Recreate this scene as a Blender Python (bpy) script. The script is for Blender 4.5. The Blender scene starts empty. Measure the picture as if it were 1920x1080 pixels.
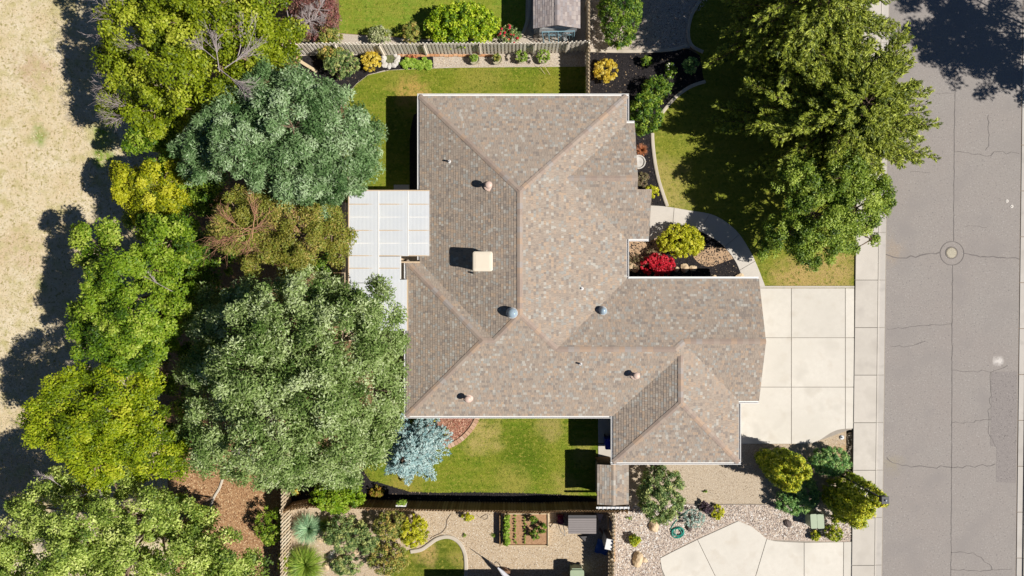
import bpy, bmesh, math, random
import numpy as np
from mathutils import Vector
SC = bpy.context.scene
C = SC.collection
R = random.Random(7)
NR = np.random.default_rng(7)
# ------------------------------------------------------------------ camera, sky, sun, exposure
S, H = 31.0, 43.0                       # photograph pixels per metre on the ground; camera height
cam = bpy.data.cameras.new('camera'); cam.sensor_width = 36; cam.lens = 36 * H / (1920 / S)
cam.clip_end = 2000
camo = bpy.data.objects.new('camera', cam); C.objects.link(camo); camo.location = (0, 0, H)
SC.camera = camo
SUN = Vector((2.15, -0.52, 2.38)).normalized()
w = bpy.data.worlds.new('World'); SC.world = w; w.use_nodes = True
sky = w.node_tree.nodes.new('ShaderNodeTexSky'); sky.sky_type = 'NISHITA'; sky.sun_disc = False
sky.sun_elevation = math.asin(SUN.z); sky.sun_rotation = math.atan2(SUN.x, SUN.y)
sky.air_density = 0.7; sky.dust_density = 0.1; sky.ozone_density = 4.0; sky.altitude = 1500
bg = w.node_tree.nodes['Background']; bg.inputs[1].default_value = 0.05
w.node_tree.links.new(sky.outputs[0], bg.inputs[0])
sl = bpy.data.lights.new('sun', 'SUN'); sl.energy = 5.0; sl.angle = math.radians(0.5); sl.color = (1, 0.955, 0.88)
so = bpy.data.objects.new('sun', sl); C.objects.link(so); so.rotation_euler = SUN.to_track_quat('Z', 'Y').to_euler()
so.location = (30, -8, 40)
SC.view_settings.view_transform = 'Standard'; SC.view_settings.look = 'None'
SC.view_settings.gamma = 1; SC.view_settings.use_curve_mapping = False
SC.view_settings.exposure = 0.6
# ------------------------------------------------------------------ helpers
def P(px, py, z=0.0):
    k = (1 - z / H) / S
    return ((px - 960) * k, (540 - py) * k)
def P3(px, py, z=0.0):
    return (*P(px, py, z), z)
K = 1.7
def lin(c, k=K):
    return tuple((((v / 255 + 0.055) / 1.055) ** 2.4 if v > 10 else v / 255 / 12.92) / k for v in c)
def tag(o, label=None, cat=None, group=None, kind=None):
    if label: o['label'] = label
    if cat: o['category'] = cat
    if group: o['group'] = group
    if kind: o['kind'] = kind
    return o
def empty(name, loc, label, cat, group=None):
    o = bpy.data.objects.new(name, None); C.objects.link(o); o.location = loc; o.empty_display_size = .2
    return tag(o, label, cat, group)
def link(name, me, mat=None, parent=None, kind=None):
    o = bpy.data.objects.new(name, me); C.objects.link(o)
    if mat is not None and not me.materials: me.materials.append(mat)
    if parent is not None:
        o.parent = parent
        o.location = -world_loc(parent) if not o.get('local') else (0, 0, 0)
    if kind: o['kind'] = kind
    return o
def world_loc(o):
    v = Vector((0, 0, 0))
    while o is not None:
        v += Vector(o.location); o = o.parent
    return v
def npmesh(name, V, F, tone=None, smooth=False):
    """V (N,3), F (M,k) array of equal-sided faces; tone per face."""
    me = bpy.data.meshes.new(name)
    V = np.asarray(V, dtype=np.float32); F = np.asarray(F, dtype=np.int32)
    n, k = F.shape
    me.vertices.add(len(V)); me.vertices.foreach_set('co', V.ravel())
    me.loops.add(n * k); me.loops.foreach_set('vertex_index', F.ravel())
    me.polygons.add(n); me.polygons.foreach_set('loop_start', np.arange(0, n * k, k, dtype=np.int32))
    if tone is not None:
        a = me.attributes.new('tone', 'FLOAT', 'FACE'); a.data.foreach_set('value', np.asarray(tone, dtype=np.float32))
    me.update(calc_edges=True)
    if smooth: me.polygons.foreach_set('use_smooth', [True] * n)
    return me
class MB:
    """collects simple shapes, builds one mesh"""
    def __init__(s): s.v = []; s.f = []; s.t = []
    def add(s, v, f, t=0.5):
        o = len(s.v); s.v += [tuple(q) for q in v]; s.f += [tuple(i + o for i in q) for q in f]; s.t += [t] * len(f)
    def box(s, x0, y0, z0, x1, y1, z1, t=.5):
        s.add([(x0,y0,z0),(x1,y0,z0),(x1,y1,z0),(x0,y1,z0),(x0,y0,z1),(x1,y0,z1),(x1,y1,z1),(x0,y1,z1)],
              [(0,3,2,1),(4,5,6,7),(0,1,5,4),(1,2,6,5),(2,3,7,6),(3,0,4,7)], t)
    def obox(s, c, ux, uy, hx, hy, z0, z1, t=.5):
        q = [(c[0]+a*hx*ux[0]+b*hy*uy[0], c[1]+a*hx*ux[1]+b*hy*uy[1]) for a, b in ((-1,-1),(1,-1),(1,1),(-1,1))]
        s.prism(q, z0, z1, t)
    def prism(s, poly, z0, z1, t=.5):
        n = len(poly)
        a = sum(poly[i][0]*poly[(i+1)%n][1]-poly[(i+1)%n][0]*poly[i][1] for i in range(n))
        if a < 0: poly = poly[::-1]
        s.add([(x, y, z0) for x, y in poly] + [(x, y, z1) for x, y in poly],
              [tuple(range(n))[::-1], tuple(range(n, 2*n))] + [(i, (i+1) % n, n+(i+1) % n, n+i) for i in range(n)], t)
    def tube(s, pts, rad, seg=6, t=.5, cap=True):
        pts = [Vector(p) for p in pts]; rings = []; n = len(pts); V = []
        for i, p in enumerate(pts):
            d = (pts[min(i+1, n-1)] - pts[max(i-1, 0)]).normalized()
            a = d.cross(Vector((0, 0, 1)) if abs(d.z) < .9 else Vector((1, 0, 0))).normalized(); b = d.cross(a)
            r = rad[i] if hasattr(rad, '__len__') else rad
            V += [p + (a*math.cos(2*math.pi*k/seg) + b*math.sin(2*math.pi*k/seg))*r for k in range(seg)]
        F = [(i*seg+k, i*seg+(k+1) % seg, (i+1)*seg+(k+1) % seg, (i+1)*seg+k) for i in range(n-1) for k in range(seg)]
        if cap: F += [tuple(range(seg)), tuple(range((n-1)*seg, n*seg))[::-1]]
        s.add(V, F, t)
    def lathe(s, c, prof, seg=16, t=.5):
        V = []; n = len(prof)
        for r, z in prof:
            V += [(c[0]+r*math.cos(2*math.pi*k/seg), c[1]+r*math.sin(2*math.pi*k/seg), c[2]+z) for k in range(seg)]
        F = [(i*seg+k, i*seg+(k+1) % seg, (i+1)*seg+(k+1) % seg, (i+1)*seg+k) for i in range(n-1) for k in range(seg)]
        F += [tuple(range(seg))[::-1], tuple(range((n-1)*seg, n*seg))]
        s.add(V, F, t)
    def mesh(s, name, smooth=False):
        me = bpy.data.meshes.new(name); me.from_pydata(s.v, [], s.f)
        a = me.attributes.new('tone', 'FLOAT', 'FACE'); a.data.foreach_set('value', s.t)
        if smooth: me.polygons.foreach_set('use_smooth', [True]*len(s.f))
        me.update(); return me
    def build(s, name, mat, parent=None, kind=None, smooth=False):
        return link(name, s.mesh(name, smooth), mat, parent, kind)
def smooth(pts, n=6, closed=False):
    out = []; m = len(pts)
    for i in range(m if closed else m-1):
        g = (lambda j: pts[j % m]) if closed else (lambda j: pts[min(max(j, 0), m-1)])
        p0, p1, p2, p3 = g(i-1), g(i), g(i+1), g(i+2)
        for k in range(n):
            t = k/n
            out.append(tuple(.5*((2*b)+(c-a)*t+(2*a-5*b+4*c-d)*t*t+(-a+3*b-3*c+d)*t**3) for a, b, c, d in zip(p0, p1, p2, p3)))
    if not closed: out.append(tuple(pts[-1]))
    return out
def inside(poly, X, Y):
    poly = np.asarray(poly); r = np.zeros(len(X), bool); j = len(poly)-1
    for i in range(len(poly)):
        xi, yi = poly[i]; xj, yj = poly[j]
        c = ((yi > Y) != (yj > Y)) & (X < (xj-xi)*(Y-yi)/(yj-yi+1e-12)+xi)
        r ^= c; j = i
    return r
def scatter(poly, dens, n_max=10**9):
    q = np.asarray(poly); lo = q.min(0); hi = q.max(0); n = int(min(n_max, dens*np.prod(hi-lo)))
    X = NR.uniform(lo[0], hi[0], n); Y = NR.uniform(lo[1], hi[1], n); m = inside(poly, X, Y)
    return X[m], Y[m]
# ------------------------------------------------------------------ materials
MATS = {}
class NT:
    def __init__(s, name):
        s.m = bpy.data.materials.new(name); s.m.use_nodes = True; s.t = s.m.node_tree
        s.b = s.t.nodes['Principled BSDF']; MATS[name] = s.m
    def n(s, typ, **kw):
        o = s.t.nodes.new(typ)
        for k, v in kw.items(): setattr(o, k, v)
        return o
    def l(s, a, b): s.t.links.new(a, b)
    def pos(s):
        return s.n('ShaderNodeNewGeometry').outputs['Position']
    def noise(s, scale, detail=3, rough=.6, vec=None, off=0):
        o = s.n('ShaderNodeTexNoise'); o.inputs['Scale'].default_value = scale; o.inputs['Detail'].default_value = detail
        o.inputs['Roughness'].default_value = rough
        v = vec or s.pos()
        if off:
            a = s.n('ShaderNodeVectorMath', operation='ADD'); a.inputs[1].default_value = (off, off*1.7, off*.3); s.l(v, a.inputs[0]); v = a.outputs[0]
        s.l(v, o.inputs['Vector']); return o.outputs['Fac']
    def rng(s, fac, a, b, c=0., d=1.):
        o = s.n('ShaderNodeMapRange'); s.l(fac, o.inputs[0])
        for i, v in zip((1, 2, 3, 4), (a, b, c, d)): o.inputs[i].default_value = v
        return o.outputs[0]
    def mix(s, fac, a, b, blend='MIX'):
        o = s.n('ShaderNodeMix', data_type='RGBA', blend_type=blend)
        if isinstance(fac, (int, float)): o.inputs[0].default_value = fac
        else: s.l(fac, o.inputs[0])
        for i, v in ((6, a), (7, b)):
            if isinstance(v, tuple): o.inputs[i].default_value = (*v, 1)
            else: s.l(v, o.inputs[i])
        return o.outputs[2]
    def ramp(s, fac, cols, const=False):
        o = s.n('ShaderNodeValToRGB'); e = o.color_ramp.elements
        o.color_ramp.interpolation = 'CONSTANT' if const else 'LINEAR'
        while len(e) < len(cols): e.new(.5)
        for i, (p, c) in enumerate(cols): e[i].position = p; e[i].color = (*c, 1)
        s.l(fac, o.inputs[0]); return o.outputs[0]
    def attr(s):
        return s.n('ShaderNodeAttribute', attribute_name='tone').outputs['Fac']
    def fin(s, col, rough=.9, spec=.25, bump=None, bd=.02, bs=.5):
        s.l(col, s.b.inputs['Base Color']) if not isinstance(col, tuple) else setattr(s.b.inputs['Base Color'], 'default_value', (*col, 1))
        s.b.inputs['Roughness'].default_value = rough; s.b.inputs['Specular IOR Level'].default_value = spec
        if bump is not None:
            o = s.n('ShaderNodeBump'); o.inputs['Distance'].default_value = bd; o.inputs['Strength'].default_value = bs
            s.l(bump, o.inputs['Height']); s.l(o.outputs[0], s.b.inputs['Normal'])
        return s.m
def M(name, c, var=.18, scale=6, rough=.8, spec=.3, metal=0):
    """plain surface colour with fine wear"""
    t = NT(name); a = lin(c); f = t.rng(t.noise(scale, 4), .3, .7)
    f2 = t.rng(t.noise(scale*14, 2), .25, .75)
    c1 = t.mix(f, tuple(v*(1-var) for v in a), tuple(min(v*(1+var*.6), .9) for v in a))
    c2 = t.mix(.35, c1, t.mix(f2, tuple(v*(1-var) for v in a), tuple(min(.9, v*(1+var)) for v in a)))
    t.b.inputs['Metallic'].default_value = metal
    return t.fin(c2, rough, spec)
def leafmat(name, cols, trans=.35, rough=.55, gain=1.0, spec=.35):
    """leaf colour from each leaf's own tone; light passes through the blade"""
    t = NT(name); n = len(cols)
    col = t.ramp(t.attr(), [(i/(n-1), lin(c, K/gain)) for i, c in enumerate(cols)])
    t.fin(col, rough, spec)
    tr = t.n('ShaderNodeBsdfTranslucent')
    g = t.n('ShaderNodeMix', data_type='RGBA', blend_type='MULTIPLY'); g.inputs[0].default_value = 1
    t.l(col, g.inputs[6]); g.inputs[7].default_value = (1.25, 1.2, .55, 1); t.l(g.outputs[2], tr.inputs[0])
    mx = t.n('ShaderNodeMixShader'); mx.inputs[0].default_value = trans
    t.l(t.b.outputs[0], mx.inputs[1]); t.l(tr.outputs[0], mx.inputs[2])
    t.l(mx.outputs[0], t.t.nodes['Material Output'].inputs[0]); return t.m
def tonemat(name, cols, rough=.9, spec=.2, const=False, grain=.25, gs=30):
    t = NT(name); n = len(cols)
    if not isinstance(cols[0][0], (int, float)) or len(cols[0]) == 2:
        cc = [(p, lin(c)) for p, c in cols]
    else: cc = [(i/(n-1) if not const else i/n, lin(c)) for i, c in enumerate(cols)]
    col = t.ramp(t.attr(), cc, const)
    f = t.rng(t.noise(gs, 3), .25, .75, 1-grain, 1+grain)
    m = t.n('ShaderNodeVectorMath', operation='SCALE'); t.l(col, m.inputs[0]); t.l(f, m.inputs['Scale'])
    return t.fin(m.outputs[0], rough, spec)
def groundmat(name, a, b, sc, flecks=(), blobs=(), big=None, rough=.95, bump=None, bs=.6, bd=.03, streak=None):
    """two-colour fine grain (world position), flecks [(colour, scale, lo, hi)], blobs [(px,py,r_px,colour,strength)]"""
    t = NT(name); col = t.mix(t.rng(t.noise(sc, 4, .7), .32, .68), lin(a), lin(b))
    if big: col = t.mix(t.rng(t.noise(big[1], 3, .6, off=11), .35, .7, 0, big[2]), col, lin(big[0]))
    if streak:
        sv = t.n('ShaderNodeVectorMath', operation='MULTIPLY'); t.l(t.pos(), sv.inputs[0]); sv.inputs[1].default_value = (.35, 5.5, 1)
        col = t.mix(t.rng(t.noise(1, 2, .5, vec=sv.outputs[0], off=4), .45, .75, 0, streak[1]), col, lin(streak[0]))
    for i, (px, py, r, c, st) in enumerate(blobs):
        v = t.pos(); dn = t.n('ShaderNodeTexNoise'); dn.inputs['Scale'].default_value = 1.3; dn.inputs['Detail'].default_value = 4; t.l(v, dn.inputs['Vector'])
        sb = t.n('ShaderNodeVectorMath', operation='MULTIPLY_ADD'); t.l(dn.outputs['Color'], sb.inputs[0]); sb.inputs[1].default_value = (r/S*1.5,)*2 + (0,); t.l(v, sb.inputs[2])
        ds = t.n('ShaderNodeVectorMath', operation='DISTANCE'); t.l(sb.outputs[0], ds.inputs[0]); x, y = P(px, py); ds.inputs[1].default_value = (x+r/S*.75, y+r/S*.75, 0)
        m = t.rng(ds.outputs['Value'], r/S, r/S*.35, 0, st)
        f = t.n('ShaderNodeMath', operation='MULTIPLY'); t.l(m, f.inputs[0]); t.l(t.rng(t.noise(4, 3, off=i+3), .2, .48), f.inputs[1])
        col = t.mix(f.outputs[0], col, lin(c))
    for i, (c, s2, lo, hi) in enumerate(flecks):
        col = t.mix(t.rng(t.noise(s2, 2, .5, off=5*i+2), lo, hi), col, lin(c))
    return t.fin(col, rough, .15, t.noise(bump or sc, 4, .7), bd, bs)
# ------------------------------------------------------------------ ground sheets
def sheet(name, poly, z, mat, label, cat, n=0):
    if n: poly = smooth(poly, n, True)
    q = [P(*p) for p in poly]
    me = bpy.data.meshes.new(name); me.from_pydata([(x, y, z) for x, y in q], [], [tuple(range(len(q)))]); me.update()
    if me.polygons[0].normal.z < 0: me.flip_normals()
    o = link(name, me, mat); tag(o, label, cat, kind='structure'); return q
def octa(name, X, Y, z0, smin, smax, mat, flat=.6, parent=None, jag=.25):
    n = len(X); s = NR.uniform(0, 1, n)**1.6*(smax-smin)+smin
    base = np.array([(1,0,0),(0,1,0),(-1,0,0),(0,-1,0),(0,0,1),(0,0,-1)], float)
    V = base[None]*NR.uniform(1-jag, 1+jag, (n, 6, 1)); V = V*s[:, None, None]*np.stack([np.ones(n), NR.uniform(.6, 1, n), np.full(n, flat)], 1)[:, None, :]
    a = NR.uniform(0, 6.28, n); ca, sa = np.cos(a)[:, None], np.sin(a)[:, None]
    x = V[..., 0]*ca-V[..., 1]*sa; y = V[..., 0]*sa+V[..., 1]*ca
    V = np.stack([x+X[:, None], y+Y[:, None], V[..., 2]+z0+s[:, None]*flat*.35], -1).reshape(-1, 3)
    f = np.array([(0,1,4),(1,2,4),(2,3,4),(3,0,4)])
    F = (f[None]+np.arange(n)[:, None, None]*6).reshape(-1, 3)
    return link(name, npmesh(name, V, F, np.repeat(NR.uniform(0, 1, n), 4)), mat, parent, 'stuff')
def blades(name, X, Y, z, h, wd, mat, label, cat, lean=.6):
    n = len(X); a = NR.uniform(0, 6.28, n); hh = h*NR.uniform(.5, 1.2, n); b = NR.uniform(0, 6.28, n); le = NR.uniform(.1, lean*1.6, n)*hh
    dx, dy = np.cos(a)*wd/2, np.sin(a)*wd/2
    V = np.stack([np.stack([X-dx, Y-dy, np.full(n, z)], 1), np.stack([X+dx, Y+dy, np.full(n, z)], 1),
                  np.stack([X+np.cos(b)*le, Y+np.sin(b)*le, z+hh], 1)], 1).reshape(-1, 3)
    o = link(name, npmesh(name, V, np.arange(3*n).reshape(-1, 3), NR.uniform(0, 1, n)), mat, None, 'stuff')
    return tag(o, label, cat)
def ribbon(name, pts, wd, z0, z1, mat, n=6, parent=None, label=None, cat=None, kind=None, cut=None, rnd=True):
    """a kerb along a px line; cut: length of each cast piece"""
    q = [P(*p) for p in (smooth(pts, n) if n else pts)]
    m = MB(); N = len(q); off = []
    for i in range(N):
        a, b = q[max(i-1, 0)], q[min(i+1, N-1)]; d = Vector((b[0]-a[0], b[1]-a[1])).normalized()
        off.append((-d.y*wd/2, d.x*wd/2))
    prof = ((-1, 0), (-1, .75), (-.6, 1), (.6, 1), (1, .75), (1, 0)) if rnd else ((-1, 0), (-1, 1), (1, 1), (1, 0))
    k = len(prof)
    V = [(q[i][0]+off[i][0]*s, q[i][1]+off[i][1]*s, z0+(z1-z0)*zz) for i in range(N) for s, zz in prof]
    F = [(i*k+j, i*k+j+1, (i+1)*k+j+1, (i+1)*k+j) for i in range(N-1) for j in range(k-1)] + [tuple(range(k)), tuple(range((N-1)*k, N*k))[::-1]]
    m.add(V, F); o = m.build(name, mat, parent)
    if label: tag(o, label, cat, kind=kind)
    return o
def inset(poly, d):
    n = len(poly); a = sum(poly[i][0]*poly[(i+1)%n][1]-poly[(i+1)%n][0]*poly[i][1] for i in range(n))
    if a < 0: poly = poly[::-1]
    out = []
    for i in range(n):
        p0, p1, p2 = (Vector(poly[j % n]) for j in (i-1, i, i+1))
        e1 = (p1-p0).normalized(); e2 = (p2-p1).normalized()
        n1 = Vector((-e1.y, e1.x)); n2 = Vector((-e2.y, e2.x)); b = n1+n2
        out.append(tuple(p1+b*(d/max(.25, 1+n1.dot(n2)))))
    return out
m_ground = groundmat('dry earth', (165, 135, 100), (125, 100, 72), 9, big=((150, 125, 90), .4, .6))
m_field = groundmat('parched grass', (245, 232, 205), (228, 210, 174), 5, flecks=(((172, 160, 104), 5.5, .57, .70), ((204, 192, 138), 1.6, .5, .75), ((160, 140, 90), 12, .62, .7)),
    blobs=((75, 255, 24, (125, 160, 45), .8), (190, 255, 32, (135, 165, 40), .95), (192, 295, 30, (130, 160, 40), .95), (78, 535, 18, (140, 155, 70), .6),
           (65, 130, 50, (205, 172, 140), .7), (40, 470, 60, (215, 185, 150), .5), (30, 900, 90, (215, 180, 140), .6), (120, 10, 40, (175, 170, 90), .5)), big=((222, 196, 152), .35, .7), bd=.05)
m_bark = groundmat('bark chips', (196, 156, 116), (158, 118, 84), 9, flecks=(((222, 190, 148), 10, .58, .7), ((108, 80, 58), 9, .62, .72)))
def lawnmat(name, blobs, a=(138, 156, 46), b=(92, 120, 22)):
    return groundmat(name, a, b, 4.5, flecks=(((172, 168, 72), 7, .55, .72), ((84, 108, 16), 5, .58, .78)), blobs=blobs, big=((152, 154, 50), .7, .7), bd=.06, bs=.9, bump=14, streak=((170, 166, 70), .5))
m_lawn_n = lawnmat('north lawn turf', [(770, 175, 45, (205, 170, 95), .95), (900, 145, 60, (180, 165, 80), .5), (740, 135, 35, (168, 160, 70), .5), (1030, 150, 40, (165, 155, 60), .4)])
m_lawn_s = lawnmat('south lawn turf', [(905, 812, 50, (200, 180, 110), .85), (1030, 800, 35, (190, 170, 105), .7), (1095, 845, 30, (180, 165, 90), .7), (980, 850, 60, (95, 120, 20), .8), (760, 905, 45, (185, 165, 80), .7), (960, 915, 50, (185, 170, 85), .6), (1060, 915, 40, (190, 172, 95), .6), (850, 780, 30, (190, 170, 105), .5)], (138, 158, 44), (88, 122, 22))
m_lawn_f = lawnmat('front lawn turf', [(1245, 330, 60, (196, 176, 104), .7), (1560, 512, 70, (204, 176, 112), .95), (1490, 525, 60, (204, 174, 110), .95), (1265, 380, 40, (200, 180, 110), .6)], (150, 156, 60), (106, 124, 32))
m_lawn_nb = lawnmat('neighbour lawn turf', [(830, 5, 60, (165, 175, 60), .4)], (150, 172, 62), (112, 146, 36))
m_lawn_sb = lawnmat('small lawn turf', [(800, 1035, 30, (205, 175, 110), .9), (860, 1045, 25, (190, 170, 95), .7)], (110, 125, 40), (82, 102, 22))
m_gravel = groundmat('tan gravel', (226, 204, 174), (188, 165, 136), 16, flecks=(((248, 238, 222), 18, .58, .68), ((130, 112, 95), 14, .62, .70)), bd=.03)
m_gravel2 = groundmat('fine tan gravel', (222, 204, 180), (186, 169, 148), 16, flecks=(((240, 224, 198), 20, .58, .68), ((124, 106, 84), 16, .61, .70)), blobs=((1585, 860, 60, (205, 160, 95), .6), (1450, 850, 50, (205, 175, 150), .5)))
m_river = groundmat('river gravel', (226, 208, 192), (184, 164, 148), 14, flecks=(((248, 242, 234), 15, .57, .66), ((112, 100, 92), 13, .61, .69)))
m_gravel_b = groundmat('grey gravel', (228, 214, 196), (188, 174, 158), 15, flecks=(((240, 235, 230), 30, .6, .7), ((90, 85, 85), 30, .6, .7)))
m_mulch = groundmat('black mulch', (62, 58, 60), (32, 30, 33), 20, flecks=(((120, 105, 90), 40, .66, .74),), bd=.05, bs=1)
m_soil = groundmat('garden soil', (206, 166, 130), (172, 132, 98), 10, flecks=(((120, 82, 56), 24, .6, .7),))
m_tan = groundmat('pale sandy soil', (222, 190, 155), (190, 155, 122), 10, flecks=(((130, 100, 78), 22, .62, .72),))
m_lava = groundmat('red lava rock', (196, 150, 128), (150, 100, 82), 22, flecks=(((225, 195, 170), 30, .6, .7), ((100, 62, 52), 28, .6, .7)))
m_asph = groundmat('worn asphalt', (177, 170, 164), (160, 153, 148), 10, flecks=(((192, 186, 182), 13, .60, .74), ((134, 129, 128), 12, .62, .74), ((161, 154, 150), .6, .5, .8)), big=((168, 158, 152), .25, .6), blobs=((1675, 470, 34, (182, 162, 140), .5), (1672, 870, 26, (178, 165, 130), .4), (1873, 677, 12, (235, 228, 222), .9)), bd=.008, bs=.4)
m_asph2 = groundmat('asphalt patch', (167, 159, 155), (148, 141, 138), 11, flecks=(((184, 175, 170), 13, .60, .72), ((110, 104, 102), 12, .62, .72)), bd=.008, bs=.4)
def concmat(name, c, dk):
    m = _conc(name, c, dk); t = m.node_tree; bs = t.nodes['Principled BSDF']; ln = bs.inputs['Base Color'].links[0]; src = ln.from_socket
    oi = t.nodes.new('ShaderNodeObjectInfo'); mr = t.nodes.new('ShaderNodeMapRange'); mr.inputs[3].default_value = .93; mr.inputs[4].default_value = 1.03
    sc = t.nodes.new('ShaderNodeVectorMath'); sc.operation = 'SCALE'       # every slab was poured a little lighter or darker
    t.links.new(oi.outputs['Random'], mr.inputs[0]); t.links.new(src, sc.inputs[0]); t.links.new(mr.outputs[0], sc.inputs['Scale']); t.links.new(sc.outputs[0], bs.inputs['Base Color'])
    return m
def _conc(name, c, dk):
    return groundmat(name, c, tuple(v-9 for v in c), 3.5, flecks=((tuple(v-12 for v in c), 14, .6, .75), (dk, 1.3, .55, .8), (tuple(v-22 for v in c), .55, .58, .8)), big=(tuple(v-14 for v in c), .35, .8), bd=.003, bs=.3)
m_drive = concmat('driveway concrete', (246, 239, 227), (228, 219, 205))
m_walk = concmat('sidewalk concrete', (232, 224, 213), (212, 204, 194))
m_gut = concmat('gutter concrete', (220, 213, 205), (190, 184, 177))
m_kerb = concmat('garden kerb concrete', (226, 214, 196), (190, 178, 160))
sheet('ground', [(-9000, -9000), (11000, -9000), (11000, 11000), (-9000, 11000)], 0, m_ground, 'bare dry earth under and around the lots', 'ground')
FIELD = [(-6000, -6000), (310, -6000), (310, 400), (296, 700), (330, 1080), (330, 6000), (-6000, 6000)]
sheet('dry_field', FIELD, .004, m_field, 'parched straw coloured field beside the row of trees', 'field')
sheet('bark_ground', [(560, -300), (560, 860), (546, 880), (546, 1400), (330, 1400), (330, 1080), (296, 700), (310, 400), (310, -300)], .008, m_bark, 'red brown bark covered ground under the trees', 'ground')
NYARD = [(560, 84), (1104, 84), (1104, 140), (700, 140), (640, 200), (560, 420)]
sheet('gravel_bed', NYARD, .010, m_gravel_b, 'grey gravel strip along the north picket fence', 'gravel')
LAWN_N = [(652, 178), (668, 158), (690, 141), (730, 132), (790, 129), (860, 127), (960, 126), (1103, 125), (1103, 220), (800, 220), (800, 520), (650, 520), (648, 360), (646, 250)]
q_ln = sheet('north_lawn', LAWN_N, .016, m_lawn_n, 'mown lawn between the north fence and the brown roof', 'lawn')
MULCH_N = [(560, 105), (690, 103), (812, 104), (813, 127), (760, 129.5), (720, 132), (690, 140), (668, 157), (650, 178), (600, 190), (560, 150)]
q_mn = sheet('mulch_bed', MULCH_N, .013, m_mulch, 'dark mulch bed at the corner of the north lawn', 'mulch')
q_mw = sheet('mulch_bed', [(770, 240), (776, 215), (800, 205), (800, 360), (768, 360), (768, 270)], .020, m_mulch, 'dark mulch bed along the west wall of the house', 'mulch')
NB_LAWN = [(630, -600), (985, -600), (986, 0), (985, 40), (978, 62), (930, 70), (800, 72), (700, 66), (636, 62)]
q_lnb = sheet('neighbour_lawn', NB_LAWN, .008, m_lawn_nb, 'bright green lawn beyond the north fence', 'lawn')
sheet('neighbour_gravel', [(560, 60), (640, 63), (700, 68), (800, 74), (930, 72), (980, 64), (990, -600), (1098, -600), (1098, 100), (560, 100)], .006, m_gravel_b, 'grey gravel beyond the north fence and around the shed', 'gravel')
# south side
LAWN_S = [(688, 800), (800, 700), (1122, 700), (1122, 936), (1080, 929), (1000, 925), (900, 923), (820, 924), (768, 922), (740, 914), (716, 906), (694, 901), (680, 880)]
q_ls = sheet('south_lawn', LAWN_S, .016, m_lawn_s, 'mown lawn south of the house, sheltered by the long fence', 'lawn')
q_ms = sheet('mulch_strip', [(546, 860), (690, 880), (694, 900), (716, 905), (740, 913), (768, 921), (820, 923), (900, 922), (1000, 924), (1080, 928), (1128, 936), (1128, 944), (546, 944)], .012, m_mulch, 'black mulch strip along the foot of the long south fence', 'mulch')
sheet('lava_bed', [(796, 770), (892, 770), (886, 792), (872, 812), (855, 828), (838, 838), (800, 838)], .020, m_lava, 'red lava rock bed beside the blue spruce', 'gravel')
sheet('south_gravel', [(546, 944), (1149, 944), (1149, 1500), (546, 1500)], .008, m_gravel, 'tan gravel yard south of the long fence', 'gravel')
LAWN_SB = smooth([(768, 1030), (800, 1028), (815, 1014), (840, 1009), (860, 1018), (870, 1038), (872, 1070), (870, 1120), (860, 1200), (740, 1200), (735, 1060)], 4, True)
q_lsb = sheet('small_lawn', LAWN_SB, .014, m_lawn_sb, 'small rounded lawn inside a white kerb', 'lawn')
# front yard
sheet('front_ground', [(1108, -300), (1602, -300), (1602, 560), (1108, 560)], .004, m_ground, 'earth under the front garden', 'ground')
sheet('front_gravel', [(1106, -600), (1345, -600), (1330, -20), (1305, 8), (1292, 38), (1289, 66), (1294, 90), (1250, 95), (1106, 95)], .008, m_gravel_b, 'grey gravel beside the trimmed hedge', 'gravel')
FRONT_M = [(1106, 97), (1250, 97), (1290, 92), (1312, 104), (1320, 152), (1290, 163), (1262, 184), (1238, 214), (1224, 240), (1222, 265), (1226, 300), (1232, 330), (1241, 362), (1250, 388), (1150, 388), (1150, 260), (1106, 260)]
q_mf = sheet('mulch_front', FRONT_M, .012, m_mulch, 'black mulch bed between the front lawn and the house', 'mulch')
LAWN_F = [(1224, 244), (1238, 216), (1262, 186), (1290, 165), (1320, 154), (1604, 150), (1603, 542), (1436, 542), (1421, 502), (1406, 470), (1380, 432), (1340, 404), (1290, 394), (1250, 389), (1241, 362), (1232, 330), (1226, 300), (1222, 265)]
q_lf = sheet('front_lawn', LAWN_F, .016, m_lawn_f, 'front lawn under the two street trees', 'lawn')
q_lf2 = sheet('corner_lawn', [(1292, 64), (1296, 36), (1310, 8), (1336, -20), (1345, -600), (1606, -600), (1605, 150), (1320, 154), (1312, 104), (1298, 90)], .014, m_lawn_f, 'shaded lawn at the neighbouring corner by the gravel', 'lawn')
ISL = smooth([(1150, 440), (1235, 440), (1280, 425), (1320, 436), (1355, 458), (1380, 490), (1392, 520), (1394, 545), (1150, 545)], 3, True)
q_mi = sheet('mulch_island', ISL, .018, m_mulch, 'black mulch island beside the curved walk', 'mulch')
sheet('sandy_patch', smooth([(1150, 446), (1230, 446), (1250, 468), (1238, 486), (1205, 500), (1180, 508), (1150, 505)], 3, True), .022, m_tan, 'pale sandy soil inside the entry garden', 'ground')
sheet('sandy_patch', smooth([(1300, 478), (1330, 462), (1365, 468), (1385, 482), (1372, 486), (1350, 494), (1330, 500), (1312, 494)], 4, True), .022, m_tan, 'pale stony patch between mulch and the curved walk', 'ground')
sheet('side_gravel', [(1150, 800), (1601, 800), (1600, 946), (1150, 946)], .006, m_gravel2, 'fine tan gravel south of the driveway', 'gravel')
q_rv = sheet('river_gravel', [(1151, 946), (1600, 946), (1600, 1015), (1598, 1100), (1598, 1500), (1151, 1500)], .009, m_river, 'coarse pale river stones by the lower driveway', 'gravel')
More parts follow.
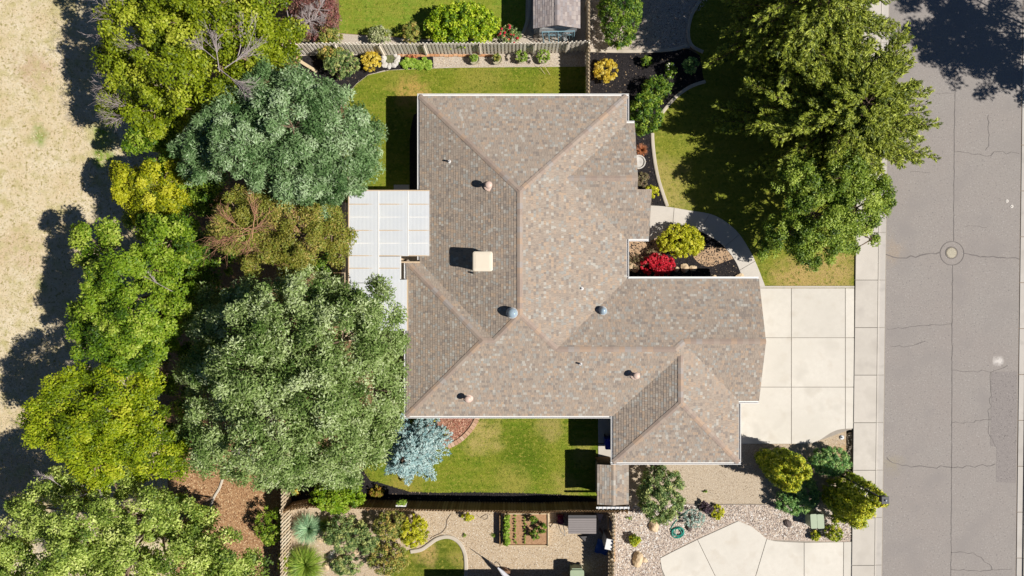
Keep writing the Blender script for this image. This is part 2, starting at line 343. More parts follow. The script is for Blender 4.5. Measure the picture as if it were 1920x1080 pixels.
# ------------------------------------------------------------------ road, pavement, driveways
def sx(x, y): return x - (y - 540) * .0125          # the street runs a touch off vertical
m_crack = M('crack filler', (128, 121, 118), .2)
m_dark = M('dark joint', (178, 168, 156), .2)
Y0, Y1 = -3500, 4500
sheet('road', [(sx(1660, Y0), Y0), (sx(1911, Y0), Y0), (sx(1911, Y1), Y1), (sx(1660, Y1), Y1)], .004, m_asph, 'grey worn asphalt street with fine cracks', 'road')
road = bpy.data.objects['road']
sheet('road_patch', [(1859, 697), (sx(1909, 697), 697), (sx(1909, 905), 905), (1868, 904), (1868, 838), (1857, 836)], .008, m_asph2, 'darker repaired strip of asphalt along the far kerb', 'road')
sheet('pavement_bed', [(sx(1590, Y0), Y0), (sx(1661, Y0), Y0), (sx(1661, Y1), Y1), (sx(1590, Y1), Y1)], .006, m_dark, 'joint bed under the pavement slabs', 'ground')
def crack(pts, wd, jag=.05, mat=m_crack):
    q = [Vector(P(*p)) for p in pts]; o = []
    for a, b in zip(q, q[1:]):
        n = max(2, int((b-a).length/.22)); d = (b-a).normalized(); pr = Vector((-d.y, d.x))
        for i in range(n): o.append(a+(b-a)*i/n + pr*R.gauss(0, jag)*(i > 0))
    o.append(q[-1]); V = []; F = []
    for i, p in enumerate(o):
        d = (o[min(i+1, len(o)-1)]-o[max(i-1, 0)]).normalized(); wv = wd*R.uniform(.5, 1.3)/2
        V += [(p.x-d.y*wv, p.y+d.x*wv, .0125), (p.x+d.y*wv, p.y-d.x*wv, .0125)]
    F = [(2*i, 2*i+1, 2*i+3, 2*i+2) for i in range(len(o)-1)]
    me = bpy.data.meshes.new('crack'); me.from_pydata(V, [], F); me.update()
    if me.polygons[0].normal.z < 0: me.flip_normals()
    return link('crack', me, mat, road)
crack([(1791, 130), (1789, 300), (1788, 452)], .035, .012); crack([(1786, 497), (1785, 700), (1783, 1085)], .035, .012)
crack([(1661, 477), (1675, 482), (1700, 484), (1725, 479), (1745, 475), (1763, 473)], .06)
crack([(1807, 475), (1822, 478), (1838, 482), (1870, 483), (1890, 484), (1911, 486)], .06)
crack([(1790, 285), (1815, 286), (1850, 293), (1880, 284), (1911, 288)], .035); crack([(1756, 175), (1790, 174)], .025)
crack([(1663, 617), (1700, 614), (1740, 610), (1785, 607)], .03); crack([(1670, 650), (1710, 648), (1735, 640)], .03)
crack([(1785, 694), (1810, 697), (1857, 698), (1875, 692), (1890, 685)], .035); crack([(1663, 858), (1675, 868), (1700, 872), (1740, 876), (1780, 876), (1820, 874), (1865, 870)], .05)
crack([(1785, 793), (1820, 792), (1830, 788), (1858, 787)], .03); crack([(1783, 1036), (1815, 1038), (1840, 1045), (1855, 1058), (1860, 1068)], .035)
crack([(1783, 1068), (1830, 1070), (1868, 1069), (1898, 1067)], .03); crack([(1853, 215), (1853, 275), (1848, 282)], .025); crack([(1706, 322), (1744, 323)], .02)
crack([(1858, 697), (1857, 720), (1853, 812)], .02); crack([(1853, 812), (1867, 838)], .02); crack([(1810, 425), (1835, 424), (1850, 427)], .02)
def ring(name, c, r0, r1, z, mat, parent=None, seg=40):
    V = []; F = []
    for k in range(seg):
        a = 2*math.pi*k/seg; V += [(c[0]+r*math.cos(a), c[1]+r*math.sin(a), z) for r in (r0, r1)]
    F = [(2*k, 2*k+1, 2*((k+1) % seg)+1, 2*((k+1) % seg)) for k in range(seg)]
    me = bpy.data.meshes.new(name); me.from_pydata(V, [], F); me.update()
    return link(name, me, mat, parent)
ring('crack', P(1785, 475), 21.5/S, 22.8/S, .013, m_crack, road)
m_iron = M('worn iron', (138, 128, 112), .3, 20, .6, .4, .3)
m_ironl = M('worn iron studs', (196, 188, 166), .3, 20, .5, .4, .2)
mh = empty('manhole_cover', P3(1784, 474, .01), 'studded round iron manhole cover in the middle of the street', 'manhole cover')
m = MB(); m.lathe(P3(1784, 474, .009), [(.33, 0), (.33, .012), (.3, .016), (0.02, .016)], 28); m.build('lid', m_iron, mh)
ring('rim', P(1784, 474), .335, .38, .016, m_crack, mh)
m = MB()
for i in range(-6, 7):
    for j in range(-6, 7):
        x, y = i*.046+(j % 2)*.023, j*.042
        if x*x+y*y < .27**2:
            c = P3(1784, 474, .024); m.obox((c[0]+x, c[1]+y), (1, 0), (0, 1), .015, .015, .024, .034)
m.build('studs', m_ironl, mh, 'stuff')
m_disc = M('pale painted iron', (235, 228, 220), .15, 20)
for px, py, lb in ((1888, 377, 'small round pale valve cover, the upper of two by the far kerb'), (1897, 387, 'small round pale valve cover, the lower of two by the far kerb')):
    v = empty('valve_cover', P3(px, py, .005), lb, 'valve cover', 'valve covers in the street')
    m = MB(); m.lathe(P3(px, py, .005), [(.1, 0), (.1, .015), (.085, .02), (.02, .02)], 20); m.build('lid', m_disc, v)
    m = MB(); m.lathe(P3(px, py, .025), [(.025, 0), (.025, .02), (.01, .024)], 8); m.build('knob', m_iron, v)
side = empty('sidewalk', P3(1624, 540, 0), 'pale concrete pavement slabs along the street', 'pavement'); side['kind'] = 'structure'
kerb = empty('street_kerb', P3(1652, 540, 0), 'pale rolled concrete kerb and gutter along the street', 'kerb'); kerb['kind'] = 'structure'
JY = [-900 + 89*i for i in range(-10, 55)]
def slab(parent, poly, z0, z1, mat, name='slab', d=.012):
    m = MB(); q = inset([P(*p) for p in poly], d); a, b = z1-.012, z1
    m.prism(q, z0, a); m2 = inset(q, .012); n = len(q)
    area = sum(q[i][0]*q[(i+1)%n][1]-q[(i+1)%n][0]*q[i][1] for i in range(n))
    m = MB(); V = [(x, y, z0) for x, y in q]+[(x, y, a) for x, y in q]+[(x, y, b) for x, y in m2]
    F = [(i, (i+1)%n, n+(i+1)%n, n+i) for i in range(n)]+[(n+i, n+(i+1)%n, 2*n+(i+1)%n, 2*n+i) for i in range(n)]+[tuple(range(2*n, 3*n))]
    m.add(V, F); return m.build(name, mat, parent)
off = (525 - (-900)) % 89
for i, y in enumerate(JY):
    y0 = y + off; y1 = y0 + 89
    if y1 < -250 or y0 > 1350: continue
    slab(side, [(sx(1602, y0), y0), (sx(1644.5, y0), y0), (sx(1644.5, y1), y1), (sx(1602, y1), y1)], -.05, .10, m_walk)
    slab(kerb, [(sx(1644.5, y0), y0), (sx(1647.5, y0), y0), (sx(1647.5, y1), y1), (sx(1644.5, y1), y1)], -.05, .095, m_walk, 'kerb_top', .003)
    slab(kerb, [(sx(1647.5, y0), y0), (sx(1659.5, y0), y0), (sx(1659.5, y1), y1), (sx(1647.5, y1), y1)], -.05, .03, m_gut, 'gutter_slab')
fk = empty('far_kerb', P3(1918, 540, 0), 'pale concrete kerb across the street', 'kerb'); fk['kind'] = 'structure'
fw = empty('far_sidewalk', P3(1960, 540, 0), 'pale pavement across the street', 'pavement'); fw['kind'] = 'structure'
for y in range(-330, 1400, 86):
    slab(fk, [(sx(1911.5, y), y), (sx(1923, y), y), (sx(1923, y+86), y+86), (sx(1911.5, y+86), y+86)], -.05, .03, m_gut, 'gutter_slab')
    slab(fw, [(sx(1923, y), y), (sx(1972, y), y), (sx(1972, y+86), y+86), (sx(1923, y+86), y+86)], -.05, .10, m_walk)
drv = empty('driveway', P3(1500, 680, 0), 'wide pale concrete driveway in front of the garage', 'driveway'); drv['kind'] = 'structure'
sheet('driveway_bed', [(1400, 539), (1601, 539), (1600, 806), (1592, 806), (1520, 832), (1380, 833)], .008, m_dark, 'joint bed under the driveway slabs', 'ground')
Xc = [1380, 1483, 1584, 1601]; Yc = [540, 633, 725.5]
for a in range(3):
    for b in range(2):
        slab(drv, [(Xc[a], Yc[b]), (Xc[a+1], Yc[b]), (Xc[a+1], Yc[b+1]), (Xc[a], Yc[b+1])], -.05, .06, m_drive)
slab(drv, [(1340, 725.5), (1483, 725.5), (1483, 832), (1340, 832)], -.05, .06, m_drive)
cur = smooth([(1483, 832), (1518, 831), (1536, 825), (1556, 812), (1570, 806), (1584, 804)], 5)
slab(drv, [(1584, 725.5), (1483, 725.5)] + cur, -.05, .06, m_drive)
slab(drv, [(1584, 725.5), (1601, 725.5), (1600, 803.5), (1584, 804)], -.05, .06, m_drive)
slab(drv, [(1424, 536), (1601, 536), (1601, 539.7), (1424, 539.7)], -.05, .065, m_walk, 'edge_strip', .004)
walk = empty('front_walk', P3(1330, 420, 0), 'curved concrete walk from the driveway to the porch', 'path'); walk['kind'] = 'structure'
wo = smooth([(1218, 385), (1248, 387), (1290, 394), (1340, 404), (1380, 432), (1406, 470), (1421, 502), (1435, 538)], 5)
wi = smooth([(1218, 452), (1246, 440), (1282, 425), (1318, 437), (1352, 458), (1377, 488), (1390, 518), (1396, 538)], 5)
cuts = [0, 7, 14, 21, 28, 35]
slab(walk, [(1150, 384.5), (1218, 385), (1218, 452), (1150, 449)], -.05, .055, m_walk)
for a, b in zip(cuts, cuts[1:]):
    slab(walk, wo[a:b+1]+wi[a:b+1][::-1], -.05, .05, m_walk, 'slab', .008)
sw = empty('side_walk', P3(1136, 820, 0), 'narrow concrete walk beside the garage wing', 'path'); sw['kind'] = 'structure'
for y in (770, 800, 832):
    slab(sw, [(1121, y), (1158, y), (1158, y+31), (1121, y+31)], -.05, .05, m_walk)
nd = empty('lower_driveway', P3(1430, 1050, 0), 'angled pale concrete driveway of the neighbouring lot', 'driveway'); nd['kind'] = 'structure'
slab(nd, [(1237, 1046), (1262, 1033), (1307, 1011), (1365, 1130), (1270, 1150), (1246, 1080), (1240, 1066)], -.05, .05, m_drive)
slab(nd, [(1307, 1011), (1384, 976), (1408, 986), (1424, 998), (1437, 1010), (1401, 1130), (1365, 1130)], -.05, .05, m_drive)
slab(nd, [(1437, 1010), (1452, 1013.5), (1470, 1015), (1507, 1016.5), (1507, 1130), (1401, 1130)], -.05, .05, m_drive)
slab(nd, [(1507, 1016.5), (1581, 1015.5), (1580, 1130), (1507, 1130)], -.05, .05, m_drive)
slab(nd, [(1581, 1015.5), (1597, 1015), (1596, 1130), (1580, 1130)], -.05, .05, m_drive)
sheet('driveway_bed', [(1240, 1046), (1384, 977), (1437, 1012), (1597, 1017), (1596, 1500), (1260, 1500)], .014, m_dark, 'joint bed under the lower driveway', 'ground')
for lab, pts, wd in (('curved pale kerb around the neighbouring corner lawn', [(1312, 2), (1296, 30), (1290, 62), (1297, 86), (1318, 98)], .2),
        ('pale kerb between grey gravel and black mulch', [(1107, 95), (1160, 96.5), (1220, 96), (1262, 93), (1288, 86)], .2),
        ('pale kerb at the shaded tip of the front lawn', [(1322, 153), (1292, 164), (1264, 185), (1240, 214), (1226, 238)], .2),
        ('curved pale kerb between front lawn and mulch bed', [(1223, 250), (1224, 272), (1228, 305), (1234, 335), (1243, 364), (1251, 387)], .2),
        ('curved grey kerb beside the shed', [(992, -60), (993, 0), (991, 32), (983, 58), (975, 66)], .2),
        ('white kerb around the small rounded lawn', [(770, 1034), (790, 1030), (805, 1020), (820, 1010), (840, 1006), (858, 1014), (870, 1032), (874, 1058), (872, 1110)], .22),
        ('short pale kerb winding over the bark ground', [(418, 897), (412, 915), (403, 930), (397, 945), (398, 958)], .14)):
    ribbon('garden_kerb', pts, wd, 0, .09, m_kerb, label=lab, cat='kerb', kind='structure')
ribbon('steel_edging', [(1280, 945), (1340, 945.5), (1420, 945.5), (1500, 946)], .03, 0, .06, m_dark, label='thin dark edging between fine gravel and river stones', cat='edging')
# ------------------------------------------------------------------ the house
E0, MS = 2.5, .325
WINGS = [
 dict(fp=[(-5.26,-3.387),(6.53,-3.387),(6.53,10.94),(-5.26,10.94)], pl=[(0,1,10.94,E0,.335),(-1,0,5.26,E0,.334),(1,0,6.53,E0,.311),(0,-1,7.29,E0-.008,MS)]),
 dict(fp=[(-6.015,-7.29),(0,-7.29),(0,1.52),(-6.015,1.52)], pl=[(0,1,1.52,E0,MS),(-1,0,6.015,E0,MS),(0,-1,7.29,E0,MS)]),
 dict(fp=[(0,-7.29),(12.91,-7.29),(12.91,.516),(0,.516)], pl=[(0,1,.516,E0,MS),(0,-1,7.29,E0,MS),(1,0,12.91,E0,MS)]),
 dict(fp=[(8.5,-6.44),(14.07,-6.44),(14.07,.516),(8.5,.516)], pl=[(0,1,.516,E0-.004,MS),(0,-1,6.44,E0-.004,MS)]),
 dict(fp=[(5.77,-9.93),(12.91,-9.93),(12.91,-3.1),(5.77,-3.1)], pl=[(-1,0,-5.77,E0+.004,MS),(1,0,12.91,E0+.004,MS),(0,-1,9.93,E0+.004,MS)]),
 dict(fp=[(2,2.795),(7.8,2.795),(7.8,5.5),(6.99,5.5),(6.99,9.39),(2,9.39)], pl=[(0,1,9.39,E0,MS),(0,-1,-2.795,E0,MS)]),
]
def pz(p, x, y): return p[3]+p[4]*(p[2]-p[0]*x-p[1]*y)
def wz(wg, x, y): return min(pz(p, x, y) for p in wg['pl'])
def roof_z(x, y, skip=None):
    b = -1
    for wg in WINGS:
        if wg is skip: continue
        xs = [p[0] for p in wg['fp']]; ys = [p[1] for p in wg['fp']]
        if min(xs)-.01 <= x <= max(xs)+.01 and min(ys)-.01 <= y <= max(ys)+.01: b = max(b, wz(wg, x, y))
    return b
def clip_half(poly, f):
    out = []; n = len(poly)
    for i in range(n):
        a, b = poly[i], poly[(i+1) % n]; fa, fb = f(*a), f(*b)
        if fa >= 0: out.append(a)
        if (fa >= 0) != (fb >= 0):
            t = fa/(fa-fb); out.append((a[0]+(b[0]-a[0])*t, a[1]+(b[1]-a[1])*t))
    return out
SHV = []; SHF = []; SHT = []; DKV = []; DKF = []
for wg in WINGS:
    for i, p in enumerate(wg['pl']):
        poly = wg['fp']
        for j, q in enumerate(wg['pl']):
            if j != i: poly = clip_half(poly, lambda x, y, p=p, q=q: pz(q, x, y)-pz(p, x, y))
        if len(poly) < 3: continue
        o = len(DKV); DKV += [(x, y, pz(p, x, y)-.012) for x, y in poly]
        a = sum(poly[k][0]*poly[(k+1)%len(poly)][1]-poly[(k+1)%len(poly)][0]*poly[k][1] for k in range(len(poly)))
        idx = tuple(range(o, o+len(poly))); DKF.append(idx if a > 0 else idx[::-1])
        nx, ny = p[0], p[1]; ux, uy = -ny, nx
        vs = [p[2]-nx*x-ny*y for x, y in poly]; us = [ux*x+uy*y for x, y in poly]
        A = np.array(poly); dv = .141; k0 = int(min(vs)/dv)-1
        for k in range(k0, int(max(vs)/dv)+1):
            v0 = k*dv; u = min(us)-R.uniform(0, .3); row = R.gauss(0, .002)
            while u < max(us):
                wd = R.choice((.10, .13, .16, .18, .21)); v0j = v0+row+R.choice((0, 0, 0, .006)); t = R.uniform(.009, .019)
                def uv(uu, vv): return (ux*uu+nx*(p[2]-vv), uy*uu+ny*(p[2]-vv))
                quad = [uv(u, v0j), uv(u+wd-.006, v0j), uv(u+wd-.006, v0+dv+.02), uv(u, v0+dv+.02)]
                cx, cy = uv(u+wd/2, v0+dv/2); u += wd
                if not inside(A, np.array([q[0] for q in quad]+[cx]), np.array([q[1] for q in quad]+[cy])).any(): continue
                if roof_z(cx, cy, wg) > pz(p, cx, cy)+.12: continue
                full = inside(A, np.array([q[0] for q in quad]), np.array([q[1] for q in quad])).all(); pc = quad
                if not full:
                    pc = poly
                    for m_ in range(4):
                        a_, b_ = quad[m_], quad[(m_+1) % 4]; cxm = sum(q[0] for q in quad)/4; cym = sum(q[1] for q in quad)/4
                        sgn = 1 if (b_[0]-a_[0])*(cym-a_[1])-(b_[1]-a_[1])*(cxm-a_[0]) > 0 else -1
                        pc = clip_half(pc, lambda x, y: sgn*((b_[0]-a_[0])*(y-a_[1])-(b_[1]-a_[1])*(x-a_[0])))
                        if len(pc) < 3: break
                    if len(pc) < 3: continue
                o = len(SHV); tone = R.random()
                for x, y in pc:
                    f = (p[2]-nx*x-ny*y-v0j)/(dv+.02); SHV.append((x, y, pz(p, x, y)+t*(1-f)+.003))
                a = sum(pc[m_][0]*pc[(m_+1)%len(pc)][1]-pc[(m_+1)%len(pc)][0]*pc[m_][1] for m_ in range(len(pc)))
                idx = tuple(range(o, o+len(pc))); SHF.append(idx if a > 0 else idx[::-1]); SHT.append(tone)
                if full:
                    o2 = len(SHV); SHV += [(SHV[o][0], SHV[o][1], SHV[o][2]-t-.01), (SHV[o+1][0], SHV[o+1][1], SHV[o+1][2]-t-.01)]
                    SHF.append((o, o2, o2+1, o+1) if a > 0 else (o, o+1, o2+1, o2)); SHT.append(tone)
m_shing = tonemat('weathered shingles', [(0, (185, 170, 155)), (.30, (177, 162, 148)), (.56, (190, 170, 152)), (.67, (196, 173, 151)), (.74, (178, 173, 165)), (.84, (199, 192, 181)), (.91, (161, 149, 139))], .95, .1, True, .12, 14)
m_felt = M('roof felt', (96, 84, 76), .2)
m_white = M('white painted metal', (250, 248, 246), .05, 3, .45, .4)
m_stucco = M('pale stucco', (206, 190, 168), .12, 8)
m_soffit = M('white soffit', (225, 220, 212), .06)
m_cap = tonemat('ridge shingles', [(186, 169, 155), (178, 159, 146), (195, 169, 147), (182, 172, 165), (184, 164, 149)], .95, .1, True, .18, 50)
house = empty('house', (3, 0, 0), 'large single storey house under a brown multicoloured shingle roof', 'house')
me = bpy.data.meshes.new('roof'); me.from_pydata(DKV, [], DKF)
roof = link('roof', me, m_felt, house)
me = bpy.data.meshes.new('shingles'); me.from_pydata(SHV, [], SHF)
a = me.attributes.new('tone', 'FLOAT', 'FACE'); a.data.foreach_set('value', SHT); me.update()
link('shingles', me, m_shing, roof, 'stuff')
HOUSE_FP = [(-5.26,10.94),(6.53,10.94),(6.53,9.39),(6.99,9.39),(6.99,5.5),(7.8,5.5),(7.8,2.795),(6.53,2.795),(6.53,.516),(14.07,.516),(14.07,-6.44),(12.91,-6.44),(12.91,-9.93),(5.77,-9.93),(5.77,-7.29),(-6.015,-7.29),(-6.015,1.52),(-5.26,1.52)][::-1]
m = MB(); m.prism(inset(HOUSE_FP, .03), 2.30, 2.36); m.build('soffit', m_soffit, roof)
# fascia and gable ends: a thin skin from soffit to roof along every eave and rake
m = MB(); fpi = inset(HOUSE_FP, .02); n = len(fpi)
for i in range(n):
    a, b = Vector(fpi[i]), Vector(fpi[(i+1) % n]); k = 10
    for s in range(k):
        q0, q1 = a+(b-a)*s/k, a+(b-a)*(s+1)/k
        z0, z1 = (max(2.4, roof_z(*(q+(Vector((1.6, .9))-q).normalized()*.03))-.02) for q in (q0, q1))
        m.add([(q0.x, q0.y, 2.3), (q1.x, q1.y, 2.3), (q1.x, q1.y, z1), (q0.x, q0.y, z0)], [(0, 1, 2, 3), (3, 2, 1, 0)][:1])
m.build('fascia', m_soffit, roof)
m = MB(); wp = inset(HOUSE_FP, .5); wi_ = inset(HOUSE_FP, .62); n = len(wp)
for i in range(n):
    j = (i+1) % n; m.prism([wp[i], wp[j], wi_[j], wi_[i]], -.05, 2.299)
m.build('wall', m_stucco, house)
m_glass = M('window glass', (70, 85, 95), .1, 2, .08, .8); m_door = M('painted garage door', (232, 224, 210), .05, 3, .5); m_wood = M('stained front door', (120, 78, 50), .2, 5, .5)
def opening(name, c, nrm, wd, z0, z1, mat, frame=True, panel=0):
    nx, ny = nrm; c = (c[0]+nx*.012, c[1]+ny*.012)
    m = MB(); m.obox(c, (-ny, nx), (nx, ny), wd/2, .03, z0, z1); d = m.build(name, m_white if frame else mat, house)
    ci = (c[0]+nx*.032, c[1]+ny*.032)
    if frame:
        m = MB(); m.obox(ci, (-ny, nx), (nx, ny), wd/2-.07, .008, z0+.07, z1-.07); m.build('pane', mat, d)
        m = MB(); m.obox((ci[0]+nx*.012, ci[1]+ny*.012), (-ny, nx), (nx, ny), .025, .006, z0+.07, z1-.07); m.build('mullion', m_white, d)
    for k in range(panel):
        m = MB(); h = (z1-z0)/panel; m.obox(ci, (-ny, nx), (nx, ny), wd/2-.02, .008, z0+k*h+.01, z0+(k+1)*h-.01); m.build('panel', mat, d)
    return d
opening('garage_door', (13.57, -2.9), (1, 0), 4.9, 0, 2.15, m_door, False, 4)
opening('garage_door', (12.41, -8.2), (1, 0), 2.6, 0, 2.15, m_door, False, 4)
opening('door', (7.3, 4.2), (1, 0), 1.0, 0, 2.1, m_wood, False)
for c, nn, wd in (((6.49, 7.4), (1, 0), 1.8), ((1.5, 10.44), (0, 1), 1.8), ((-3, 10.44), (0, 1), 1.2), ((4.5, 10.44), (0, 1), 1.2), ((-4.76, 8.4), (-1, 0), 1.8), ((-4.76, 4), (-1, 0), 2.4),
                  ((-5.515, -3), (-1, 0), 1.8), ((-3, -6.79), (0, -1), 1.5), ((1.5, -6.79), (0, -1), 1.8), ((9.3, -9.43), (0, -1), 1.5), ((10.5, .016), (0, 1), 1.5)):
    opening('window', c, nn, wd, .95, 2.1, m_glass)
# gutters: U-shaped white channels
def gutter(a, b, o):
    a, b, o = Vector(a), Vector(b), Vector(o); prof = [(0, 2.36), (.125, 2.36), (.135, 2.49), (.105, 2.49), (.10, 2.40), (.02, 2.40), (.02, 2.482), (0, 2.482)]; k = len(prof)
    V = [(q.x+o.x*d, q.y+o.y*d, z) for q in (a, b) for d, z in prof]
    F = [(i, (i+1) % k, k+(i+1) % k, k+i) for i in range(k)]+[tuple(range(k)), tuple(range(k, 2*k))[::-1]]
    m = MB(); m.add(V, F); m.build('gutter', m_white, roof)
g = .14
for a, b, o in (((-5.26-g,10.94),(6.53+g,10.94),(0,1)), ((-5.26,10.94),(-5.26,1.6),(-1,0)), ((6.53,10.94),(6.53,9.39+g),(1,0)), ((6.53,9.39),(6.99,9.39),(0,1)),
                ((6.53+g,2.795),(7.8,2.795),(0,-1)), ((6.53,2.795),(6.53,.516),(1,0)), ((6.53,.516),(14.07,.516),(0,1)), ((-6.015-g,-7.29),(5.77-g,-7.29),(0,-1)),
                ((5.77,-7.29),(5.77,-9.93),(-1,0)), ((5.77-g,-9.93),(12.91+g,-9.93),(0,-1)), ((12.91,-9.93),(12.91,-6.44-g),(1,0)), ((12.91,-6.44),(14.07,-6.44),(0,-1)), ((-6.015,-7.29),(-6.015,1.5),(-1,0))):
    gutter(a, b, o)
# ridge and hip caps: every cap its own piece
CAPM = {}
def capmesh(drop, tone):
    k = (drop, tone)
    if k not in CAPM:
        m = MB(); hw, L, t = .15, .36, .012
        V = [(-L/2, -hw, -drop), (-L/2, 0, .0), (-L/2, hw, -drop), (L/2, -hw, -drop-t*.6), (L/2, 0, -t*.6), (L/2, hw, -drop-t*.6)]
        V += [(x, y, z-t) for x, y, z in V]
        m.add(V, [(0, 3, 4, 1), (1, 4, 5, 2), (0, 1, 7, 6), (1, 2, 8, 7), (5, 4, 10, 11), (4, 3, 9, 10), (3, 0, 6, 9), (2, 5, 11, 8)], tone)
        me = m.mesh('ridge_cap'); me.materials.append(m_cap); CAPM[k] = me
    return CAPM[k]
def caps(a, b, hip=True, step=.31):
    a, b = Vector(a), Vector(b); L = (b-a).length; n = int(L/step); d = (b-a).normalized()
    y = Vector((-d.y, d.x, 0)).normalized(); zz = d.cross(y)
    from mathutils import Matrix
    for i in range(n):
        c = a+(b-a)*(i+.5)/n
        o = bpy.data.objects.new('ridge_cap', capmesh(.15*MS*(.72 if hip else .98), R.choice((.1, .1, .3, .3, .5, .7, .9)))); C.objects.link(o)
        o.parent = roof
        mt = Matrix((d, y, zz)).transposed().to_4x4(); mt.translation = c+Vector((0, 0, .036))-world_loc(roof); o.matrix_basis = mt
def solve(*pl):
    A = np.array([[p[4]*p[0], p[4]*p[1], 1] for p in pl]); B = np.array([p[3]+p[4]*p[2] for p in pl]); return tuple(np.linalg.solve(A, B))
N_, W_, E_, S_ = WINGS[0]['pl']; WN_, WW_, S2 = WINGS[1]['pl']; GN_, S3, XEa = WINGS[2]['pl']; BN_, BS_ = WINGS[3]['pl']; XW_, XE_, XS_ = WINGS[4]['pl']; PN_, PS_ = WINGS[5]['pl']
def at(p, x, y): return (x, y, pz(p, x, y))
ap_n = solve(N_, W_, E_); ap_s = solve(S_, W_, E_)
caps(ap_n, at(N_, -5.26, 10.94)); caps(ap_n, at(N_, 6.53, 10.94)); caps(ap_s, ap_n, False)
ap_w = solve(WN_, WW_, S2)
caps(ap_w, at(WW_, -6.015, 1.52)); caps(ap_w, at(WW_, -6.015, -7.29))
sw_ = solve(S_, W_, WN_); caps(ap_s, (sw_[0], sw_[1], sw_[2])); caps(ap_w, (sw_[0], ap_w[1], ap_w[2]), False)
se_ = solve(S_, E_, GN_); caps(ap_s, se_)
ap_e = solve(GN_, S3, XEa); caps(ap_e, (se_[0], ap_e[1], ap_e[2]), False)
yb = (-6.44+.516)/2; zb = pz(BN_, 0, yb); xb = 9.8; caps((14.05, yb, zb), (9.55, yb, zb), False); caps((9.5, yb, zb), ap_e)
xx = (5.77+12.91)/2; zx = pz(XW_, xx, 0); yx = solve(XW_, XE_, XS_)[1]; caps((xx, yx, zx), (xx, -3.75, zx), False)
caps((xx, yx, zx), at(XS_, 5.77, -9.93)); caps((xx, yx, zx), at(XS_, 12.91, -9.93))
yp = (9.39+2.795)/2; zp = pz(PN_, 0, yp); caps((6.97, yp, zp), (6.53-(zp-E0)/.311, yp, zp), False)
# roof fittings
def onroof(px, py, dz=0):
    z = 3.3
    for _ in range(8):
        x, y = P(px, py, z+dz); z = roof_z(x, y)
    return x, y, z
m_pinkm = M('painted vent metal', (236, 206, 190), .08, 12, .5); m_tube = M('tube flashing', (232, 236, 240), .05, 9, .4)
m_dome = M('skylight dome', (176, 196, 210), .12, 6, .06, .9)
for px, py, h, r in ((916, 346, .62, .2), (877, 749, .62, .19), (1194, 705, .58, .19)):
    x, y, z = onroof(px, py, h); v = empty('vent_pipe', (x, y, z), None, None); v.parent = house; v.location = Vector((x, y, z))-world_loc(house)
    m = MB(); m.lathe((x, y, z-.1), [(.11, 0), (.10, h)], 14); m.build('pipe', m_pinkm, v)
    m = MB(); m.lathe((x, y, z+h-.1), [(.12, -.04), (r, -.02), (r, .05), (r*.7, .1), (.02, .12)], 18); m.build('cap', m_pinkm, v, smooth=True)
    m = MB(); m.lathe((x, y, z-.02), [(.3, -.08), (.27, .05), (.12, .1)], 16); m.build('flashing', m_pinkm, v)
for px, py, h in ((842, 301, .3), (1091, 541, .12), (1089, 683, .3)):
    x, y, z = onroof(px, py, h); m = MB(); m.lathe((x, y, z-.1), [(.055, 0), (.05, h+.1), (.035, h+.1), (.035, h)], 10); m.lathe((x, y, z-.03), [(.12, -.02), (.1, .05), (.055, .07)], 10)
    m.build('plumbing_pipe', m_white, house)
for px, py, r, h in ((961, 587, .29, .32), (1131, 583, .225, .22)):
    x, y, z = onroof(px, py, h); v = empty('tubular_skylight', (x, y, z), None, None); v.parent = house; v.location = Vector((x, y, z))-world_loc(house)
    m = MB(); m.lathe((x, y, z-.12), [(r*1.25, 0), (r*1.1, .1), (r, .14), (r, .12+h)], 22); m.build('collar', m_tube, v)
    m = MB(); m.lathe((x, y, z+h), [(r*.93, 0), (r*.9, .05), (r*.72, .12), (r*.4, .17), (.01, .185)], 22); m.build('dome', m_dome, v, smooth=True)
x, y, z = onroof(905, 490, .95); m_cool = M('beige cooler housing', (250, 236, 214), .04, 4, .45)
cl = empty('rooftop_cooler', (x, y, z), None, None); cl.parent = house; cl.location = Vector((x, y, z))-world_loc(house)
def rsq(h, r=.12, n=5):
    o = []
    for sx_, sy_, a0 in ((1, 1, 0), (-1, 1, 90), (-1, -1, 180), (1, -1, 270)):
        for k in range(n+1):
            a = math.radians(a0+90*k/n); o.append((x+sx_*(h-r)+r*math.cos(a), y+sy_*(h-r)+r*math.sin(a)))
    return o
m = MB(); m.prism(rsq(.5), z-.25, z+.85); m.build('housing', m_cool, cl)
m = MB(); a = rsq(.535); b = rsq(.49); c_ = rsq(.36, .05); n = len(a)
V = [(*q, z+.852) for q in a]+[(*q, z+.93) for q in a]+[(*q, z+.955) for q in b]+[(*q, z+.972) for q in c_]
F = [(L*n+i, L*n+(i+1) % n, (L+1)*n+(i+1) % n, (L+1)*n+i) for L in range(3) for i in range(n)]+[tuple(range(3*n, 4*n)), tuple(range(n))[::-1]]
m.add(V, F); m.build('lid', m_cool, cl)
for sg in (-1, 1):
    for k in range(5):
        m = MB(); m.obox((x+sg*.508, y), (1, 0), (0, 1), .006, .36, z+.1+k*.13, z+.16+k*.13); m.build('louver', m_tube, cl)
m = MB(); m.obox((x-.5, y-.62), (1, 0), (0, 1), .04, .04, z-.2, z+.1); m.build('bracket', m_iron, cl)
